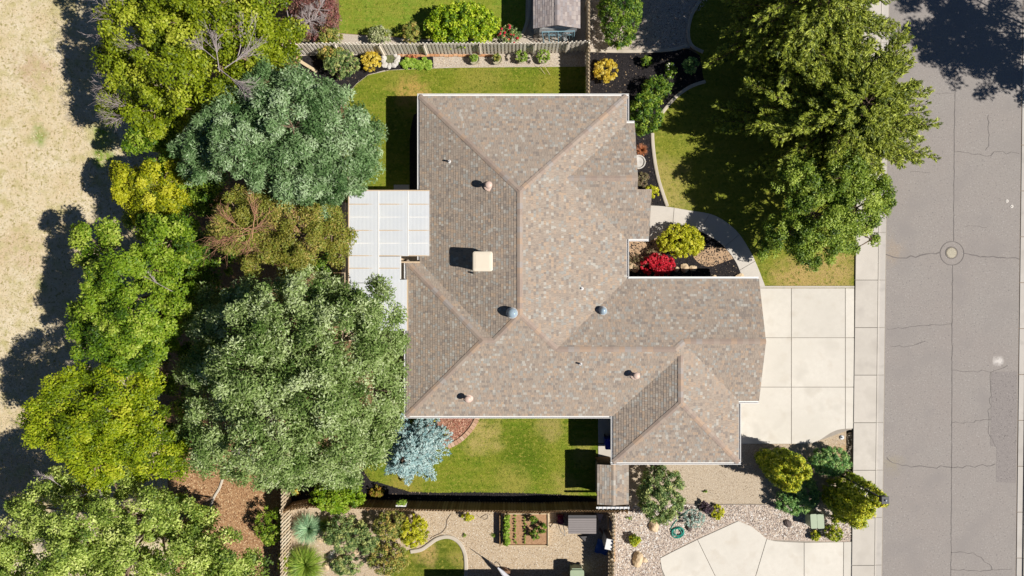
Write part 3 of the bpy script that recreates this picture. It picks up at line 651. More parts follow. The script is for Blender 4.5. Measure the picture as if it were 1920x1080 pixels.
# ------------------------------------------------------------------ patio cover
t = NT('translucent roofing'); c0 = t.mix(t.rng(t.noise(1.2, 3), .35, .7), (.62, .645, .68), (.66, .68, .70)); t.fin(c0, .4, .4)
trn = t.n('ShaderNodeBsdfTranslucent'); t.l(c0, trn.inputs[0]); mx = t.n('ShaderNodeMixShader'); mx.inputs[0].default_value = .3
t.l(t.b.outputs[0], mx.inputs[1]); t.l(trn.outputs[0], mx.inputs[2]); t.l(mx.outputs[0], t.t.nodes['Material Output'].inputs[0])
m_poly = t.m; m_lum = M('pale timber', (226, 200, 168), .15, 9); m_bat = M('white batten', (252, 250, 246), .03)
PZ = 2.86
pat = empty('patio_cover', P3(720, 440, 0), 'white corrugated patio cover joining the west side of the brown roof', 'patio cover')
def panel(px0, py0, px1, py1):
    x0, y0 = P(px0, py1, PZ); x1, y1 = P(px1, py0, PZ); n = max(8, int((x1-x0)/.019)); V = []
    for i in range(n+1):
        x = x0+(x1-x0)*i/n; z = PZ+.0045*math.sin(2*math.pi*x/.076)+.02*(x-x0)
        V += [(x, y0, z), (x, y1, z)]
    F = [(2*i, 2*i+2, 2*i+3, 2*i+1) for i in range(n)]
    link('roof_panel', npmesh('roof_panel', V, F, smooth=True), m_poly, pat)
for a, b, y0, y1 in ((655, 709.5, 358, 530), (710.5, 765, 358, 480), (765.6, 805, 358, 480), (710.5, 750, 481, 530), (655, 709.5, 531, 622), (710.5, 763, 524.5, 620)):
    panel(a, y0, b, y1)
def beam(name, a, b, w_, z0, z1, mat, par):
    a, b = Vector(a), Vector(b); d = (b-a).normalized(); m = MB(); m.obox((a+b)/2, d, (-d.y, d.x), (b-a).length/2, w_/2, z0, z1); return m.build(name, mat, par)
for py, x1 in ((383, 805), (407, 805), (432, 805), (456, 805), (479.5, 805), (503, 750)):
    beam('purlin', P(655, py, PZ), P(x1, py, PZ), .05, PZ+.012, PZ+.024, m_bat if py in (407, 456) else m_lum, pat)
for px, y0, y1 in ((710, 358, 530), (765.3, 358, 480)):
    beam('batten', P(px, y0, PZ), P(px, y1, PZ), .06, PZ+.025, PZ+.045, m_bat, pat)
beam('edge_board', P(654, 357.3, PZ), P(805, 357.3, PZ), .06, PZ-.12, PZ+.03, m_lum, pat); beam('edge_board', P(764, 524, PZ), P(764, 620, PZ), .07, PZ-.12, PZ+.03, m_lum, pat)
beam('edge_board', P(750.8, 480.5, PZ), P(750.8, 523, PZ), .05, PZ-.12, PZ+.03, m_bat, pat); beam('edge_board', P(751.5, 491.5, 2.6), P(787, 491.5, 2.6), .08, 2.5, 2.6, m_lum, pat)
beam('edge_board', P(654, 357, PZ), P(654, 622, PZ), .06, PZ-.12, PZ+.03, m_lum, pat)
for px, py in ((660, 364), (660, 470), (660, 610), (752, 486)):
    x, y = P(px, py, PZ); m = MB(); m.box(x-.05, y-.05, .03, x+.05, y+.05, PZ-.06); m.build('post', m_lum, pat)
for py in (370, 420, 470):
    beam('rafter', P(655, py, PZ), P(800, py, PZ), .045, PZ-.14, PZ-.025, m_lum, pat)
pp = empty('patio_slab', P3(720, 490, 0), 'brown shaded patio floor under the white cover', 'patio'); pp['kind'] = 'structure'
slab(pp, [(640, 380), (800, 380), (800, 640), (640, 640)], -.05, .03, m_lum)
st = empty('stepping_stone', P3(755, 352, 0), 'square grey paving stone at the edge of the patio cover', 'paving stone')
slab(st, [(738, 346), (768, 346), (768, 360), (738, 360)], -.02, .03, m_gut)
# ------------------------------------------------------------------ fences: every picket its own piece
PKT = {}
def picket_mesh(mat, h, wd, v):
    k = (mat.name, h, wd, v)
    if k not in PKT:
        m = MB(); hw = wd/2; hh = h+(-.015, 0, .02)[v]
        prof = [(-hw, .05), (hw, .05), (hw, hh-.05), (hw-.035, hh), (-hw+.035, hh), (-hw, hh-.05)]; n = 6
        V = [(x, -.011, z) for x, z in prof]+[(x, .011, z) for x, z in prof]
        F = [tuple(range(n)), tuple(range(n, 2*n))[::-1]]+[(i, n+i, n+(i+1) % n, (i+1) % n) for i in range(n)]
        m.add(V, F, (.15, .5, .85)[v]); me = m.mesh('picket'); me.materials.append(mat); PKT[k] = me
    return PKT[k]
def put(name, me, par, loc, rz=0, ry=0):
    o = bpy.data.objects.new(name, me); C.objects.link(o); o.parent = par; o.location = Vector(loc)-world_loc(par); o.rotation_euler = (0, ry, rz); return o
def fence(pts, h, mat, label, pitch=.215, wd=.125, group=None, rail=None):
    q = [Vector(P(*p)) for p in pts]
    f = empty('picket_fence', (q[0].x, q[0].y, 0), label, 'fence', group); rail = rail or mat
    for a, b in zip(q, q[1:]):
        L = (b-a).length; d = (b-a).normalized(); n = Vector((-d.y, d.x)); rz = math.atan2(d.y, d.x); k = int(L/pitch)
        for i in range(k+1):
            c = a+d*(i*L/max(k, 1))
            put('picket', picket_mesh(mat, h, wd, R.choice((0, 1, 2))), f, (c.x+n.x*.035, c.y+n.y*.035, 0), rz+R.gauss(0, .02))
            if i < k:
                c = c+d*(L/k/2); put('picket', picket_mesh(mat, h, wd, R.choice((0, 1, 2))), f, (c.x-n.x*.035, c.y-n.y*.035, 0), rz+R.gauss(0, .02))
        for z in (.35, h*.55, h-.28):
            m = MB(); m.obox((a+b)/2, d, n, L/2, .02, z, z+.085, .4); m.build('rail', rail, f)
        kk = max(1, round(L/2.4))
        for i in range(kk+1):
            c = a+d*(L*i/kk); m = MB(); m.obox(c-n*.09, d, n, .045, .045, 0, h-.04, .4); m.build('post', rail, f)
    return f
m_pk = tonemat('grey weathered pickets', [(282, 272, 254), (270, 258, 240), (290, 282, 268)], .9, .1, False, .2, 14)
m_pt = tonemat('tan weathered pickets', [(240, 222, 192), (226, 204, 172), (248, 234, 208)], .9, .1, False, .2, 14)
m_pb = tonemat('brown stained pickets', [(170, 138, 100), (150, 120, 86), (188, 158, 120)], .9, .1, False, .22, 14)
fence([(548, 102), (640, 100), (720, 101.5), (800, 100.5), (900, 100), (1000, 99.5), (1060, 98), (1099, 96)], 1.8, m_pk, 'long grey picket fence along the north edge of the lawn')
fence([(1099, -60), (1099, 96), (1098.5, 196)], 1.8, m_pt, 'tan picket fence running past the yellow bush to the roof')
fence([(546, 800), (546, 940)], 1.8, m_pt, 'tan picket fence coming out from under the big sage green tree')
fence([(546, 944), (544, 1110)], 1.8, m_pt, 'tan picket fence beside the two clumps of ornamental grass')
fence([(548, 941), (590, 934), (640, 935), (760, 939), (860, 941), (950, 942), (1010, 943), (1060, 941), (1150, 942), (1168, 942)], 1.75, m_pb, 'long brown board fence between the south lawn and the gravel yard', .16, rail=m_pb)
fence([(1144, 946), (1142, 1110)], 1.8, m_pt, 'short tan picket fence beside the blue tarp and white topped cabinet')
# garden beam at the tree line
m_beam = M('pale sawn timber', (236, 214, 176), .12, 12)
m = MB(); a, b = Vector(P(557, 112)), Vector(P(594, 135)); d = (b-a).normalized(); m.obox((a+b)/2, d, (-d.y, d.x), (b-a).length/2, .09, 0, .22)
tag(m.build('timber_edging', m_beam), 'pale timber beam edging the mulch below the fence end', 'timber')
# ------------------------------------------------------------------ sheds
def shingled(name, poly3, u, n, step, mat, par, tone_w=(.2, .3)):
    """courses of tabs on a plane rectangle: poly3 = origin, u vector, v(uphill) vector"""
    o, U, Vv = (Vector(q) for q in poly3); Lu, Lv = U.length, Vv.length; U = U.normalized(); Vv = Vv.normalized(); nn = U.cross(Vv)
    if nn.z < 0: nn = -nn
    m = MB(); k = int(Lv/step)+1
    for i in range(k):
        t = -R.uniform(0, .2)
        while t < Lu:
            w_ = R.uniform(*tone_w); a, b = max(t, 0), min(t+w_-.006, Lu); t += w_
            if b <= a: continue
            v0, v1 = i*step, min((i+1)*step+.015, Lv+.01); th = R.uniform(.01, .024); tn = R.random()
            q = [o+U*a+Vv*v0+nn*th, o+U*b+Vv*v0+nn*th, o+U*b+Vv*v1+nn*.003, o+U*a+Vv*v1+nn*.003, o+U*a+Vv*v0, o+U*b+Vv*v0]
            f = [(0, 1, 2, 3), (4, 5, 1, 0)] if (U.cross(Vv)).z > 0 else [(3, 2, 1, 0), (0, 1, 5, 4)]
            m.add(q, f, tn)
    return m.build(name, mat, par, 'stuff')
m_sgrey = tonemat('grey shed shingles', [(182, 170, 166), (168, 156, 153), (194, 182, 176), (174, 166, 166)], .95, .1, True, .15, 50)
m_sidg = M('pale grey siding', (214, 216, 220), .08, 4)
def gable_shed(name, label, px0, px1, py0, py1, eave, ridge, shm, wallm, group=None):
    xa, yb = P(px0, py1, eave); xb, ya = P(px1, py0, eave); xm = (xa+xb)/2
    s = empty(name, (xm, (ya+yb)/2, 0), label, 'shed', group)
    m = MB(); i_ = .12; V = []; 
    pr = [(xa+i_, -.02), (xb-i_, -.02), (xb-i_, eave-.03), (xm, ridge-.05), (xa+i_, eave-.03)]
    V = [(x, yb+.22, z) for x, z in pr]+[(x, ya-.2, z) for x, z in pr]
    m.add(V, [(0, 1, 2, 3, 4), (9, 8, 7, 6, 5)]+[(i, 5+i, 5+(i+1) % 5, (i+1) % 5) for i in range(5)]); m.build('wall', wallm, s)
    m = MB(); V = [(xa, yb, eave-.04), (xm, yb, ridge-.02), (xb, yb, eave-.04), (xa, yb, eave-.1), (xm, yb, ridge-.08), (xb, yb, eave-.1)]; V += [(x, ya, z) for x, y, z in V]
    m.add(V, [(0, 6, 7, 1), (1, 7, 8, 2), (0, 1, 4, 3), (1, 2, 5, 4), (6, 9, 10, 7), (7, 10, 11, 8), (0, 3, 9, 6), (2, 8, 11, 5), (3, 4, 10, 9), (4, 5, 11, 10)]); rf = m.build('roof', m_felt, s)
    shingled('shingles', ((xa, ya, eave-.035), (0, yb-ya, 0), (xm-xa, 0, ridge-eave+.02)), 0, 0, .14, shm, rf)
    shingled('shingles', ((xb, yb, eave-.035), (0, ya-yb, 0), (xm-xb, 0, ridge-eave+.02)), 0, 0, .14, shm, rf)
    n = int((ya-yb)/.28)
    for i in range(n):
        m = MB(); y0 = yb+i*(ya-yb)/n; y1 = y0+(ya-yb)/n+.04; z = ridge
        m.add([(xm-.13, y0, z-.02), (xm, y0, z+.03), (xm+.13, y0, z-.02), (xm-.13, y1, z-.035), (xm, y1, z+.015), (xm+.13, y1, z-.035)], [(0, 1, 4, 3), (1, 2, 5, 4)], R.random()); m.build('ridge_cap', shm, rf)
    return s
sh = gable_shed('garden_shed', 'grey shingled garden shed behind the north fence', 1000, 1088, -60, 53, 2.1, 2.6, m_sgrey, m_sidg)
m = MB(); xa, yb = P(1005, 58, 1.2); m.box(xa+.2, yb-.02, .1, xa+1.0, yb+.03, 1.7); m.build('door', m_white, sh)
m_tubeb = M('pale blue painted tube', (150, 190, 205), .1, 8, .4, .4)
fr = empty('metal_frame', P3(1049, 76, 0), 'pale blue tubular trellis frame leaning on the grey shed', 'frame')
m = MB()
def q3(px, py, z): return P3(px, py, z)
for a, b in (((1016, 60, 1.5), (1077, 58, 1.5)), ((1020, 80, .1), (1075, 82, .1)), ((1016, 60, 1.5), (1020, 80, .1)), ((1077, 58, 1.5), (1075, 82, .1)), ((1028, 60, 1.5), (1030, 81, .1)), ((1046, 59, 1.5), (1047, 81, .1)), ((1022, 66, 1.0), (1074, 65, 1.0))):
    m.tube([q3(*a), q3(*b)], .03, 6)
m.build('rail', m_tubeb, fr)
m = MB()
for k in range(3):
    m.tube([q3(1068+k*2.5-6, 62, 1.4), q3(1061+k*2.5-6, 70, .8), q3(1068+k*2.5-6, 79, .2)], .022, 5)
m.build('brace', m_white, fr)
m = MB()
for k in range(9): m.tube([q3(1030+k*5.4, 60, 1.5), q3(1031+k*5.2, 81, .1)], .008, 4)
m.build('wire', m_tubeb, fr, 'stuff')
m_twig0 = M('bare brown stems', (120, 98, 82), .2, 20)
wr = empty('bicycle_wheel', P3(1010, 72, .3), 'old brown wheel leaning by the shed wall', 'wheel')
m = MB()
c = Vector(q3(1010, 70, .4))
m.tube([c+Vector((math.cos(a)*.3, math.sin(a)*.18, math.sin(a)*.24)) for a in np.linspace(0, 6.283, 19)], .025, 5); m.build('tyre', m_twig0, wr)
m = MB()
for a in np.linspace(0, 6.283, 11)[:-1]: m.tube([c, c+Vector((math.cos(a)*.3, math.sin(a)*.18, math.sin(a)*.24))], .007, 4)
m.build('spoke', m_iron, wr, 'stuff')
# lean-to at the end of the garage wing
ls = gable_shed('storage_shed', 'narrow brown shingled storage shed at the south fence', 1120, 1179, 871, 946, 1.95, 2.12, m_shing, m_stucco)
m = MB(); xa, yb = P(1118, 951, 1.9); xb, ya = P(1180, 947, 1.9); m.box(xa, yb-.08, 1.80, xb, yb+.03, 1.93); m.build('gutter', m_white, ls)
for k in range(8):
    x = xa+.12+k*(xb-xa-.2)/7; m = MB(); m.box(x, yb-.11, 1.94, x+.05, yb+.04, 1.955); m.build('bracket', m_tube, ls)
m = MB(); x0, y0 = P(1121, 868, 1.5); x1, y1 = P(1150, 865, 1.5)
gt = empty('wooden_gate', ((x0+x1)/2, y0, 0), 'low brown wooden gate between storage shed and garage wing', 'gate')
for k in range(7):
    m = MB(); xx_ = x0+k*(x1-x0)/7; m.box(xx_, y0-.02, .05, xx_+(x1-x0)/7-.012, y0+.02, 1.55); m.build('board', m_pb, gt)
# ------------------------------------------------------------------ neighbouring house past the lower edge (casts the shadow on the gravel)
nb = empty('neighbour_house', P3(1020, 1250, 0), 'neighbouring house just past the gravel yard', 'house')
x0, y1 = P(862, 1083); x1, y0 = P(1182, 1480)
m = MB(); m.box(x0+.5, y0+.5, 0, x1-.5, y1-.5, 2.4); m.build('wall', m_stucco, nb)
m = MB(); xm0, xm1, ym = x0+3.5, x1-3.5, (y0+y1)/2; r_ = 2.4+3.5*.33
m.add([(x0, y0, 2.4), (x1, y0, 2.4), (x1, y1, 2.4), (x0, y1, 2.4), ((x0+x1)/2, y1-(x1-x0)/2, r_+.5), ((x0+x1)/2, y0+(x1-x0)/2, r_+.5)], [(3, 2, 1, 0), (2, 3, 4), (3, 0, 5, 4), (0, 1, 5), (1, 2, 4, 5)]); m.build('roof', m_sgrey, nb)
# ------------------------------------------------------------------ things in the gardens
m_terra = M('plastic flowerpot', (196, 186, 156), .1, 10, .6); m_bluep = M('blue plastic', (20, 50, 190), .1, 5, .4, .4)
m_rock = M('tan sandstone', (236, 208, 170), .32, 5); m_rockd = M('dark basalt', (112, 98, 92), .2, 6); m_rockw = M('white stone', (226, 220, 212), .25, 6)
def boulder(px, py, r, mat, label, group=None, z=0, fl=.6, asp=.8, name='boulder'):
    bm = bmesh.new(); bmesh.ops.create_icosphere(bm, subdivisions=3, radius=1); a0 = R.uniform(0, 6.28); ph = [R.uniform(0, 6.28) for _ in range(9)]
    for v in bm.verts:
        p = v.co.copy(); d = 1+.13*math.sin(3*p.x+ph[0])*math.sin(2.6*p.y+ph[1])+.10*math.sin(5*p.z+ph[2]+2*p.x)+.07*math.sin(9*p.x+ph[3])*math.sin(8*p.y+ph[4])+R.uniform(-.05, .05)
        p = p*d; p = Vector((p.x*r, p.y*r*asp, max(p.z, -.35)*r*fl)); v.co = Vector((p.x*math.cos(a0)-p.y*math.sin(a0), p.x*math.sin(a0)+p.y*math.cos(a0), p.z))
    me = bpy.data.meshes.new(name); bm.to_mesh(me); bm.free(); o = link(name, me, mat); o.location = P3(px, py, z+r*fl*.3); return tag(o, label, 'rock', group)
boulder(1226, 987, .38, m_rock, 'tan boulder partly under the mottled green tree')
boulder(1196, 1048, .46, m_rock, 'large tan boulder lying on the river stones', asp=.65)
boulder(1208, 1050, .2, m_rock, 'small tan stone touching the large boulder')
boulder(1477, 981, .26, m_rockd, 'smooth dark boulder on the river stones beside the green utility box', asp=.75)
boulder(1292, 988, .27, m_rockd, 'brown grey boulder next to the coiled hose')
boulder(1316, 955, .14, m_rock, 'small pale stone in front of the dark purple shrub')
for px, py, r, lb in ((1284, 503, .3, 'tan stone nearest the red maple in the mulch island'), (1299, 503, .24, 'wedge shaped tan stone second from the red maple'), (1269, 505, .17, 'small tan stone tucked under the red maple'),
                      (1337, 522, .26, 'pale stone against the middle of the garage gutter'), (1385, 521, .3, 'pale rounded stone where the gutter meets the walk'), (1183, 500, .26, 'tan stone beside the twiggy brown shrub'), (1190, 506, .2, 'small tan stone below the twiggy brown shrub')):
    boulder(px, py, r, m_rock, lb, fl=.45)
for i, (px, py, r) in enumerate(((722, 122, .2), (730, 124, .18), (738, 122, .2), (744, 116, .22), (746, 108, .2), (720, 108, .18), (719, 115, .17), (741, 103, .16))):
    boulder(px, py, r, m_rockw, 'white stone rimming the small sunken pond', 'white stones around the pond', fl=.5, name='white_stone')
m_water = M('still pond water', (120, 125, 85), .2, 3, .05, .6)
sheet('pond', [(723, 104), (739, 103), (741, 116), (733, 120), (724, 117)], .030, m_water, 'small murky sunken pond below the north fence', 'pond')
pot0 = None
def pot(px, py, label, tall, cols, n, r=.3):
    p = empty('plant_pot', P3(px, py, 0), label, 'plant pot', 'round pots along the north fence')
    m = MB(); m.lathe(P3(px, py, .011), [(r*.72, 0), (r*.98, .3), (r*1.08, .3), (r*1.08, .36), (r*.95, .36), (r*.93, .3), (.01, .3)], 22); m.build('pot', m_terra, p)
    q = P(px, py); X, Y, Z, N = [], [], [], []
    return p, q
# boxes, bins and tools
m_ubox = M('pale green painted steel', (176, 192, 160), .06, 4, .5, .35)
ub = empty('utility_box', P3(1531, 977, 0), 'pale green steel utility box between the dwarf evergreens', 'utility box')
x, y = P(1533, 978, .9); 
def rbox(m, x, y, hx, hy, z0, z1, r=.05, rot=0):
    o = []
    for sx_, sy_, a0 in ((1, 1, 0), (-1, 1, 90), (-1, -1, 180), (1, -1, 270)):
        for k in range(4):
            a = math.radians(a0+30*k); px, py = sx_*(hx-r)+r*math.cos(a), sy_*(hy-r)+r*math.sin(a)
            o.append((x+px*math.cos(rot)-py*math.sin(rot), y+px*math.sin(rot)+py*math.cos(rot)))
    m.prism(o, z0, z1)
m = MB(); rbox(m, x, y, .40, .40, 0, .78, .05, .06); m.build('cabinet', m_ubox, ub)
m = MB(); rbox(m, x-.2, y, .19, .43, .785, .86, .06, .06); m.build('lid', m_ubox, ub); m = MB(); rbox(m, x+.2, y, .20, .43, .785, .87, .06, .06); m.build('lid', m_ubox, ub)
m = MB(); rbox(m, x, y, .46, .46, -.02, .05, .03, .06); m.build('pad', m_gut, ub)
m = MB(); m.box(x+.39, y-.05, .4, x+.42, y+.05, .52); m.build('latch', m_iron, ub)
bn = empty('wheeled_bin', P3(1143, 830, 0), 'blue wheeled bin in the shade beside the garage wing', 'bin')
x, y = P(1143, 832, .9)
m = MB(); rbox(m, x, y, .25, .28, .1, .95, .07); m.build('body', m_bluep, bn); m = MB(); rbox(m, x, y, .28, .32, .955, 1.03, .08); m.build('lid', m_bluep, bn)
for s in (-.2, .2):
    m = MB(); m.tube([(x+s-.03, y+.3, .13), (x+s+.03, y+.3, .13)], .12, 12); m.build('wheel', m_rockd, bn)
m = MB(); m.tube([(x-.2, y+.36, .98), (x+.2, y+.36, .98)], .02, 6); m.build('handle', m_bluep, bn)
m_greyp = M('grey ribbed resin', (152, 144, 142), .05, 3, .6); m_greyd = M('dark grey resin', (92, 90, 92), .06, 3, .6)
db = empty('deck_box', P3(1090, 985, 0), 'grey ribbed resin storage box against the south fence', 'storage box')
x0, y0 = P(1065.5, 1001, 1.15); x1, y1 = P(1118, 966, 1.15)
m = MB(); m.box(x0+.04, y0+.05, .012, x1-.04, y1-.03, 1.08); m.build('body', m_greyd, db)
n = 7
for k in range(n):
    m = MB(); a = y0+k*(y1-.16-y0)/n; m.box(x0, a, 1.085+k*.012, x1, a+(y1-.16-y0)/n-.014, 1.125+k*.012); m.build('lid_slat', m_greyp, db)
m = MB(); m.box(x0, y1-.155, 1.09, x1, y1, 1.16); m.build('lid_back', m_greyd, db)
m_maroon = M('dark red painted steel', (140, 24, 60), .1, 5, .4, .4)
mw = empty('push_mower', P3(1050, 977, 0), 'dark red push mower beside the grey storage box', 'mower')
x, y = P(1051, 975, .4)
m = MB(); rbox(m, x, y, .17, .26, .12, .38, .08); m.build('deck', m_maroon, mw); m = MB(); m.lathe((x, y+.05, .38), [(.13, 0), (.13, .12), (.08, .16), (.01, .17)], 14); m.build('engine', m_maroon, mw)
for sx_ in (-.2, .2):
    for sy_ in (-.2, .2):
        m = MB(); m.tube([(x+sx_-.025, y+sy_, .1), (x+sx_+.025, y+sy_, .1)], .1, 12); m.build('wheel', m_rockd, mw)
m = MB(); m.tube([(x-.15, y-.2, .3), (x-.02, y-.55, .8), (x+.25, y-.75, .95)], .02, 6); m.tube([(x+.13, y-.2, .3), (x+.2, y-.5, .75), (x+.25, y-.75, .95)], .02, 6); m.build('handle', m_rockw, mw)
m = MB(); x, y = P(1094, 1006, .2); m.prism([(x-.2, y), (x+.22, y+.03), (x+.1, y-.3)], .02, .22); tag(m.build('folded_tarp', m_greyd), 'folded dark tarp lying at the corner of the grey storage box', 'tarp')
# raised bed
rb = empty('raised_bed', P3(984, 992, 0), 'wooden raised bed with rows of seedlings on the gravel', 'raised bed')
x0, y0 = P(942, 1022, .3); x1, y1 = P(1027, 964, .3)
for nm, b_ in (('board', (x0-.05, y0-.05, x1+.05, y0)), ('board', (x0-.05, y1, x1+.05, y1+.05)), ('board', (x0-.05, y0+.002, x0, y1-.002)), ('board', (x1, y0+.002, x1+.05, y1-.002))):
    m = MB(); m.box(b_[0], b_[1], 0, b_[2], b_[3], .34 if b_[2]-b_[0] > .2 else .345); m.build(nm, m_beam, rb)
for cx_, cy_ in ((x0-.03, y0-.03), (x0-.03, y1+.03), (x1+.03, y0-.03), (x1+.03, y1+.03)):
    m = MB(); m.obox((cx_, cy_), (1, 0), (0, 1), .045, .045, 0, .4); m.build('post', m_beam, rb)
m = MB(); m.box(x0+.002, y0+.002, .05, x1-.002, y1-.002, .26); m.build('soil', m_soil, rb)
m = MB(); x, y = P(937.5, 992); m.box(x-.03, y-.9, 0, x+.03, y+.95, .42); tag(m.build('plank', m_pb), 'upright dark plank beside the raised bed', 'plank')
m_pale0 = M('pale cabinet door', (200, 198, 196), .06)
# right-hand clutter by the gate fence
x, y = P(1142, 1021, 1.66); tb = empty('storage_cabinet', (x, y, 0), 'tall narrow cabinet with a bright white top by the tan fence', 'cabinet')
m = MB(); m.obox((x, y), (.97, -.2), (.2, .97), .17, .28, .02, 1.6); m.build('body', m_greyp, tb); m = MB(); m.obox((x, y), (.97, -.2), (.2, .97), .2, .31, 1.61, 1.66); m.build('top', m_white, tb)
for s in (-.14, .14):
    m = MB(); m.obox((x-.175+s*.2, y+s*.97), (.97, -.2), (.2, .97), .008, .125, .1, 1.5); m.build('door', m_pale0, tb)
x, y = P(1130, 1026, .3); m = MB(); V = []; nx = 9
for i in range(nx):
    for j in range(nx):
        V.append((x+(i/8-.5)*.75+(j/8-.5)*.25, y+(j/8-.5)*.8-(i/8-.5)*.2, .22+.10*math.sin(i*1.1+j*.7)*math.cos(j*.9)+.1*(1-abs(i-4)/4)))
m.add(V, [(i*nx+j, (i+1)*nx+j, (i+1)*nx+j+1, i*nx+j+1) for i in range(nx-1) for j in range(nx-1)]); m_tarp = M('blue tarp', (40, 90, 170), .15, 5, .5); tag(m.build('blue_tarp', m_tarp, smooth=True), 'crumpled blue tarp beside the white topped cabinet', 'tarp')
x, y = P(1125, 972, .5); m = MB(); V = [(x-.2, y+.3, .5), (x+.22, y+.2, .42), (x+.05, y-.35, .2), (x-.1, y-.05, .62), (x+.1, y+.02, .5)]; m.add(V, [(0, 3, 4, 1), (0, 2, 3), (3, 2, 4), (4, 2, 1)]); m_pale = M('pale canvas', (214, 200, 205), .12, 8); tag(m.build('folded_canvas', m_pale), 'pale crumpled canvas heap beside the grey storage box', 'canvas')
m_plk = M('brown weathered board', (150, 112, 84), .2, 10)
for i, (ax, ay, bx, by, lb) in enumerate(((1138, 966, 1139, 1003, 'pale upright timber post lying beside the tan fence'), (1124, 990, 1134, 1006, 'thin brown board lying on the shaded side yard'))):
    a, b = Vector(P(ax, ay)), Vector(P(bx, by)); d = (b-a).normalized(); m = MB(); m.obox((a+b)/2, d, (-d.y, d.x), (b-a).length/2, .05, .012, .1); tag(m.build('timber', m_beam if i == 0 else m_plk), lb, 'timber')
x0, y0 = P(1147, 1052); x1, y1 = P(1152, 982); m = MB(); m.box(x0+.05, y0, 0, x1+.02, y1, .1); tag(m.build('timber_edging', M('orange sawn timber', (236, 190, 136), .1, 12)), 'orange timber edging along the tan fence by the river stones', 'timber')
m = MB(); x, y = P(1147, 986, .9); m.box(x-.1, y-.3, .3, x-.02, y+.35, 1.1); tag(m.build('propped_panel', m_greyp), 'grey panel propped against the tan fence', 'panel')
gb = empty('garbage_bin', P3(1082, 1080, 0), 'pale grey green garbage bin at the edge of the shade', 'bin')
x, y = P(1082, 1081, 1.0)
m = MB(); rbox(m, x, y, .36, .36, .05, .98, .08); m.build('body', m_ubox, gb); m = MB(); rbox(m, x, y, .41, .40, .985, 1.06, .1); m.build('lid', m_ubox, gb); m = MB(); rbox(m, x, y+.42, .3, .05, .9, .98, .02); m.build('handle', m_ubox, gb)
for s in (-.25, .25):
    m = MB(); m.tube([(x+s-.03, y+.36, .12), (x+s+.03, y+.36, .12)], .11, 12); m.build('wheel', m_rockd, gb)
um = empty('closed_parasol', P3(935, 1068, 0), 'closed pale parasol with a dark pole tilted over the gravel', 'parasol')
a, b, c_ = Vector(P3(917, 1053, 1.3)), Vector(P3(933, 1064, 1.1)), Vector(P3(952, 1084, .75))
m = MB(); m.tube([a, b], [.018, .022], 6); m.build('pole', m_rockd, um); m = MB(); m.tube([b, b+(c_-b)*.5, c_], [.04, .13, .17], 9); m.build('canopy', M('pale grey canopy', (214, 214, 220), .08, 8), um)
ch = empty('bicycle', P3(948, 1070, 0), 'rusty red garden cart handle sticking out of the shade', 'cart')
ch['category'] = 'cart'; ch.name = 'garden_cart'
m = MB(); x, y = P(946, 1068, .4); m.tube([(x-.15, y+.15, .5), (x, y+.2, .6), (x+.18, y+.1, .6), (x+.25, y-.1, .55)], .022, 6); m.build('handle', m_plk, ch); m = MB(); rbox(m, x+.12, y-.2, .22, .14, .2, .45, .04); m.build('tray', m_plk, ch)
for s in (-.2, .3):
    m = MB(); m.tube([(x+s, y-.2, .13), (x+s+.05, y-.2, .13)], .13, 12); m.build('wheel', m_rockd, ch)
# lamp post
m_lamp = M('black painted lamp', (52, 54, 62), .1, 8, .5); m_lens = M('lamp lens', (230, 236, 244), .03, 4, .2, .6)
lp = empty('street_lamp', P3(1565, 884, 0), 'black street lamp post leaning out over the pavement beside the evergreens', 'street lamp')
x, y = P(1565, 884)
m = MB(); m.tube([(x, y, 0), (x, y, .3), (x, y, 5.5)], [.09, .06, .045], 10); m.build('pole', m_lamp, lp); m = MB(); m.lathe((x, y, 0), [(.14, 0), (.13, .1), (.07, .14)], 12); m.build('base', m_lamp, lp)
m = MB(); m.obox((x, y), (1, .02), (-.02, 1), .165, .165, 5.5, 5.56); m.obox((x, y), (1, .02), (-.02, 1), .14, .14, 5.56, 5.8); m.obox((x, y), (1, .02), (-.02, 1), .19, .19, 5.8, 5.86); m.build('lantern', m_lamp, lp)
m = MB(); m.lathe((x, y, 5.86), [(.05, 0), (.05, .05), (.03, .08), (.005, .09)], 12); m.build('finial', m_lens, lp)
cp = empty('cleanout_cap', P3(1578, 820, 0), 'small round pale pipe cap in the gravel by the driveway curve', 'pipe cap'); m = MB(); m.lathe(P3(1578, 820, 0), [(.13, 0), (.13, .05), (.1, .07), (.01, .07)], 16); m.build('collar', m_tube, cp)
m = MB(); m.lathe(P3(1578, 820, .071), [(.05, 0), (.05, .04), (.01, .045)], 10); m.build('cap', m_greyd, cp)
# hoses
m_hose = M('teal garden hose', (40, 160, 140), .1, 20, .45)
pts = [P3(1295, 955, .03), P3(1282, 963, .03), P3(1268, 976, .03), P3(1257, 992, .04)]
for k in range(70):
    a = 2.6+k*.4; r = (.42-.16*math.sin(k*.21)**2)*(1-.003*k); c = P(1271+3*math.sin(k*.11), 999+2*math.cos(k*.17)); pts.append((c[0]+r*math.cos(a), c[1]+r*.85*math.sin(a), .05+.0012*k))
m = MB(); m.tube(smooth(pts, 3), .027, 6); tag(m.build('garden_hose', m_hose, smooth=True), 'coiled teal garden hose on the river stones', 'hose')
m_drip = M('dark irrigation pipe', (92, 76, 66), .1, 20, .6)
m = MB(); m.tube(smooth([P3(846, 963, .02), P3(838, 975, .02), P3(836, 988, .02), P3(828, 998, .02), P3(812, 1006, .02), P3(806, 1010, .02)], 5), .02, 6); tag(m.build('irrigation_pipe', m_drip), 'dark irrigation pipe winding across the tan gravel', 'pipe')
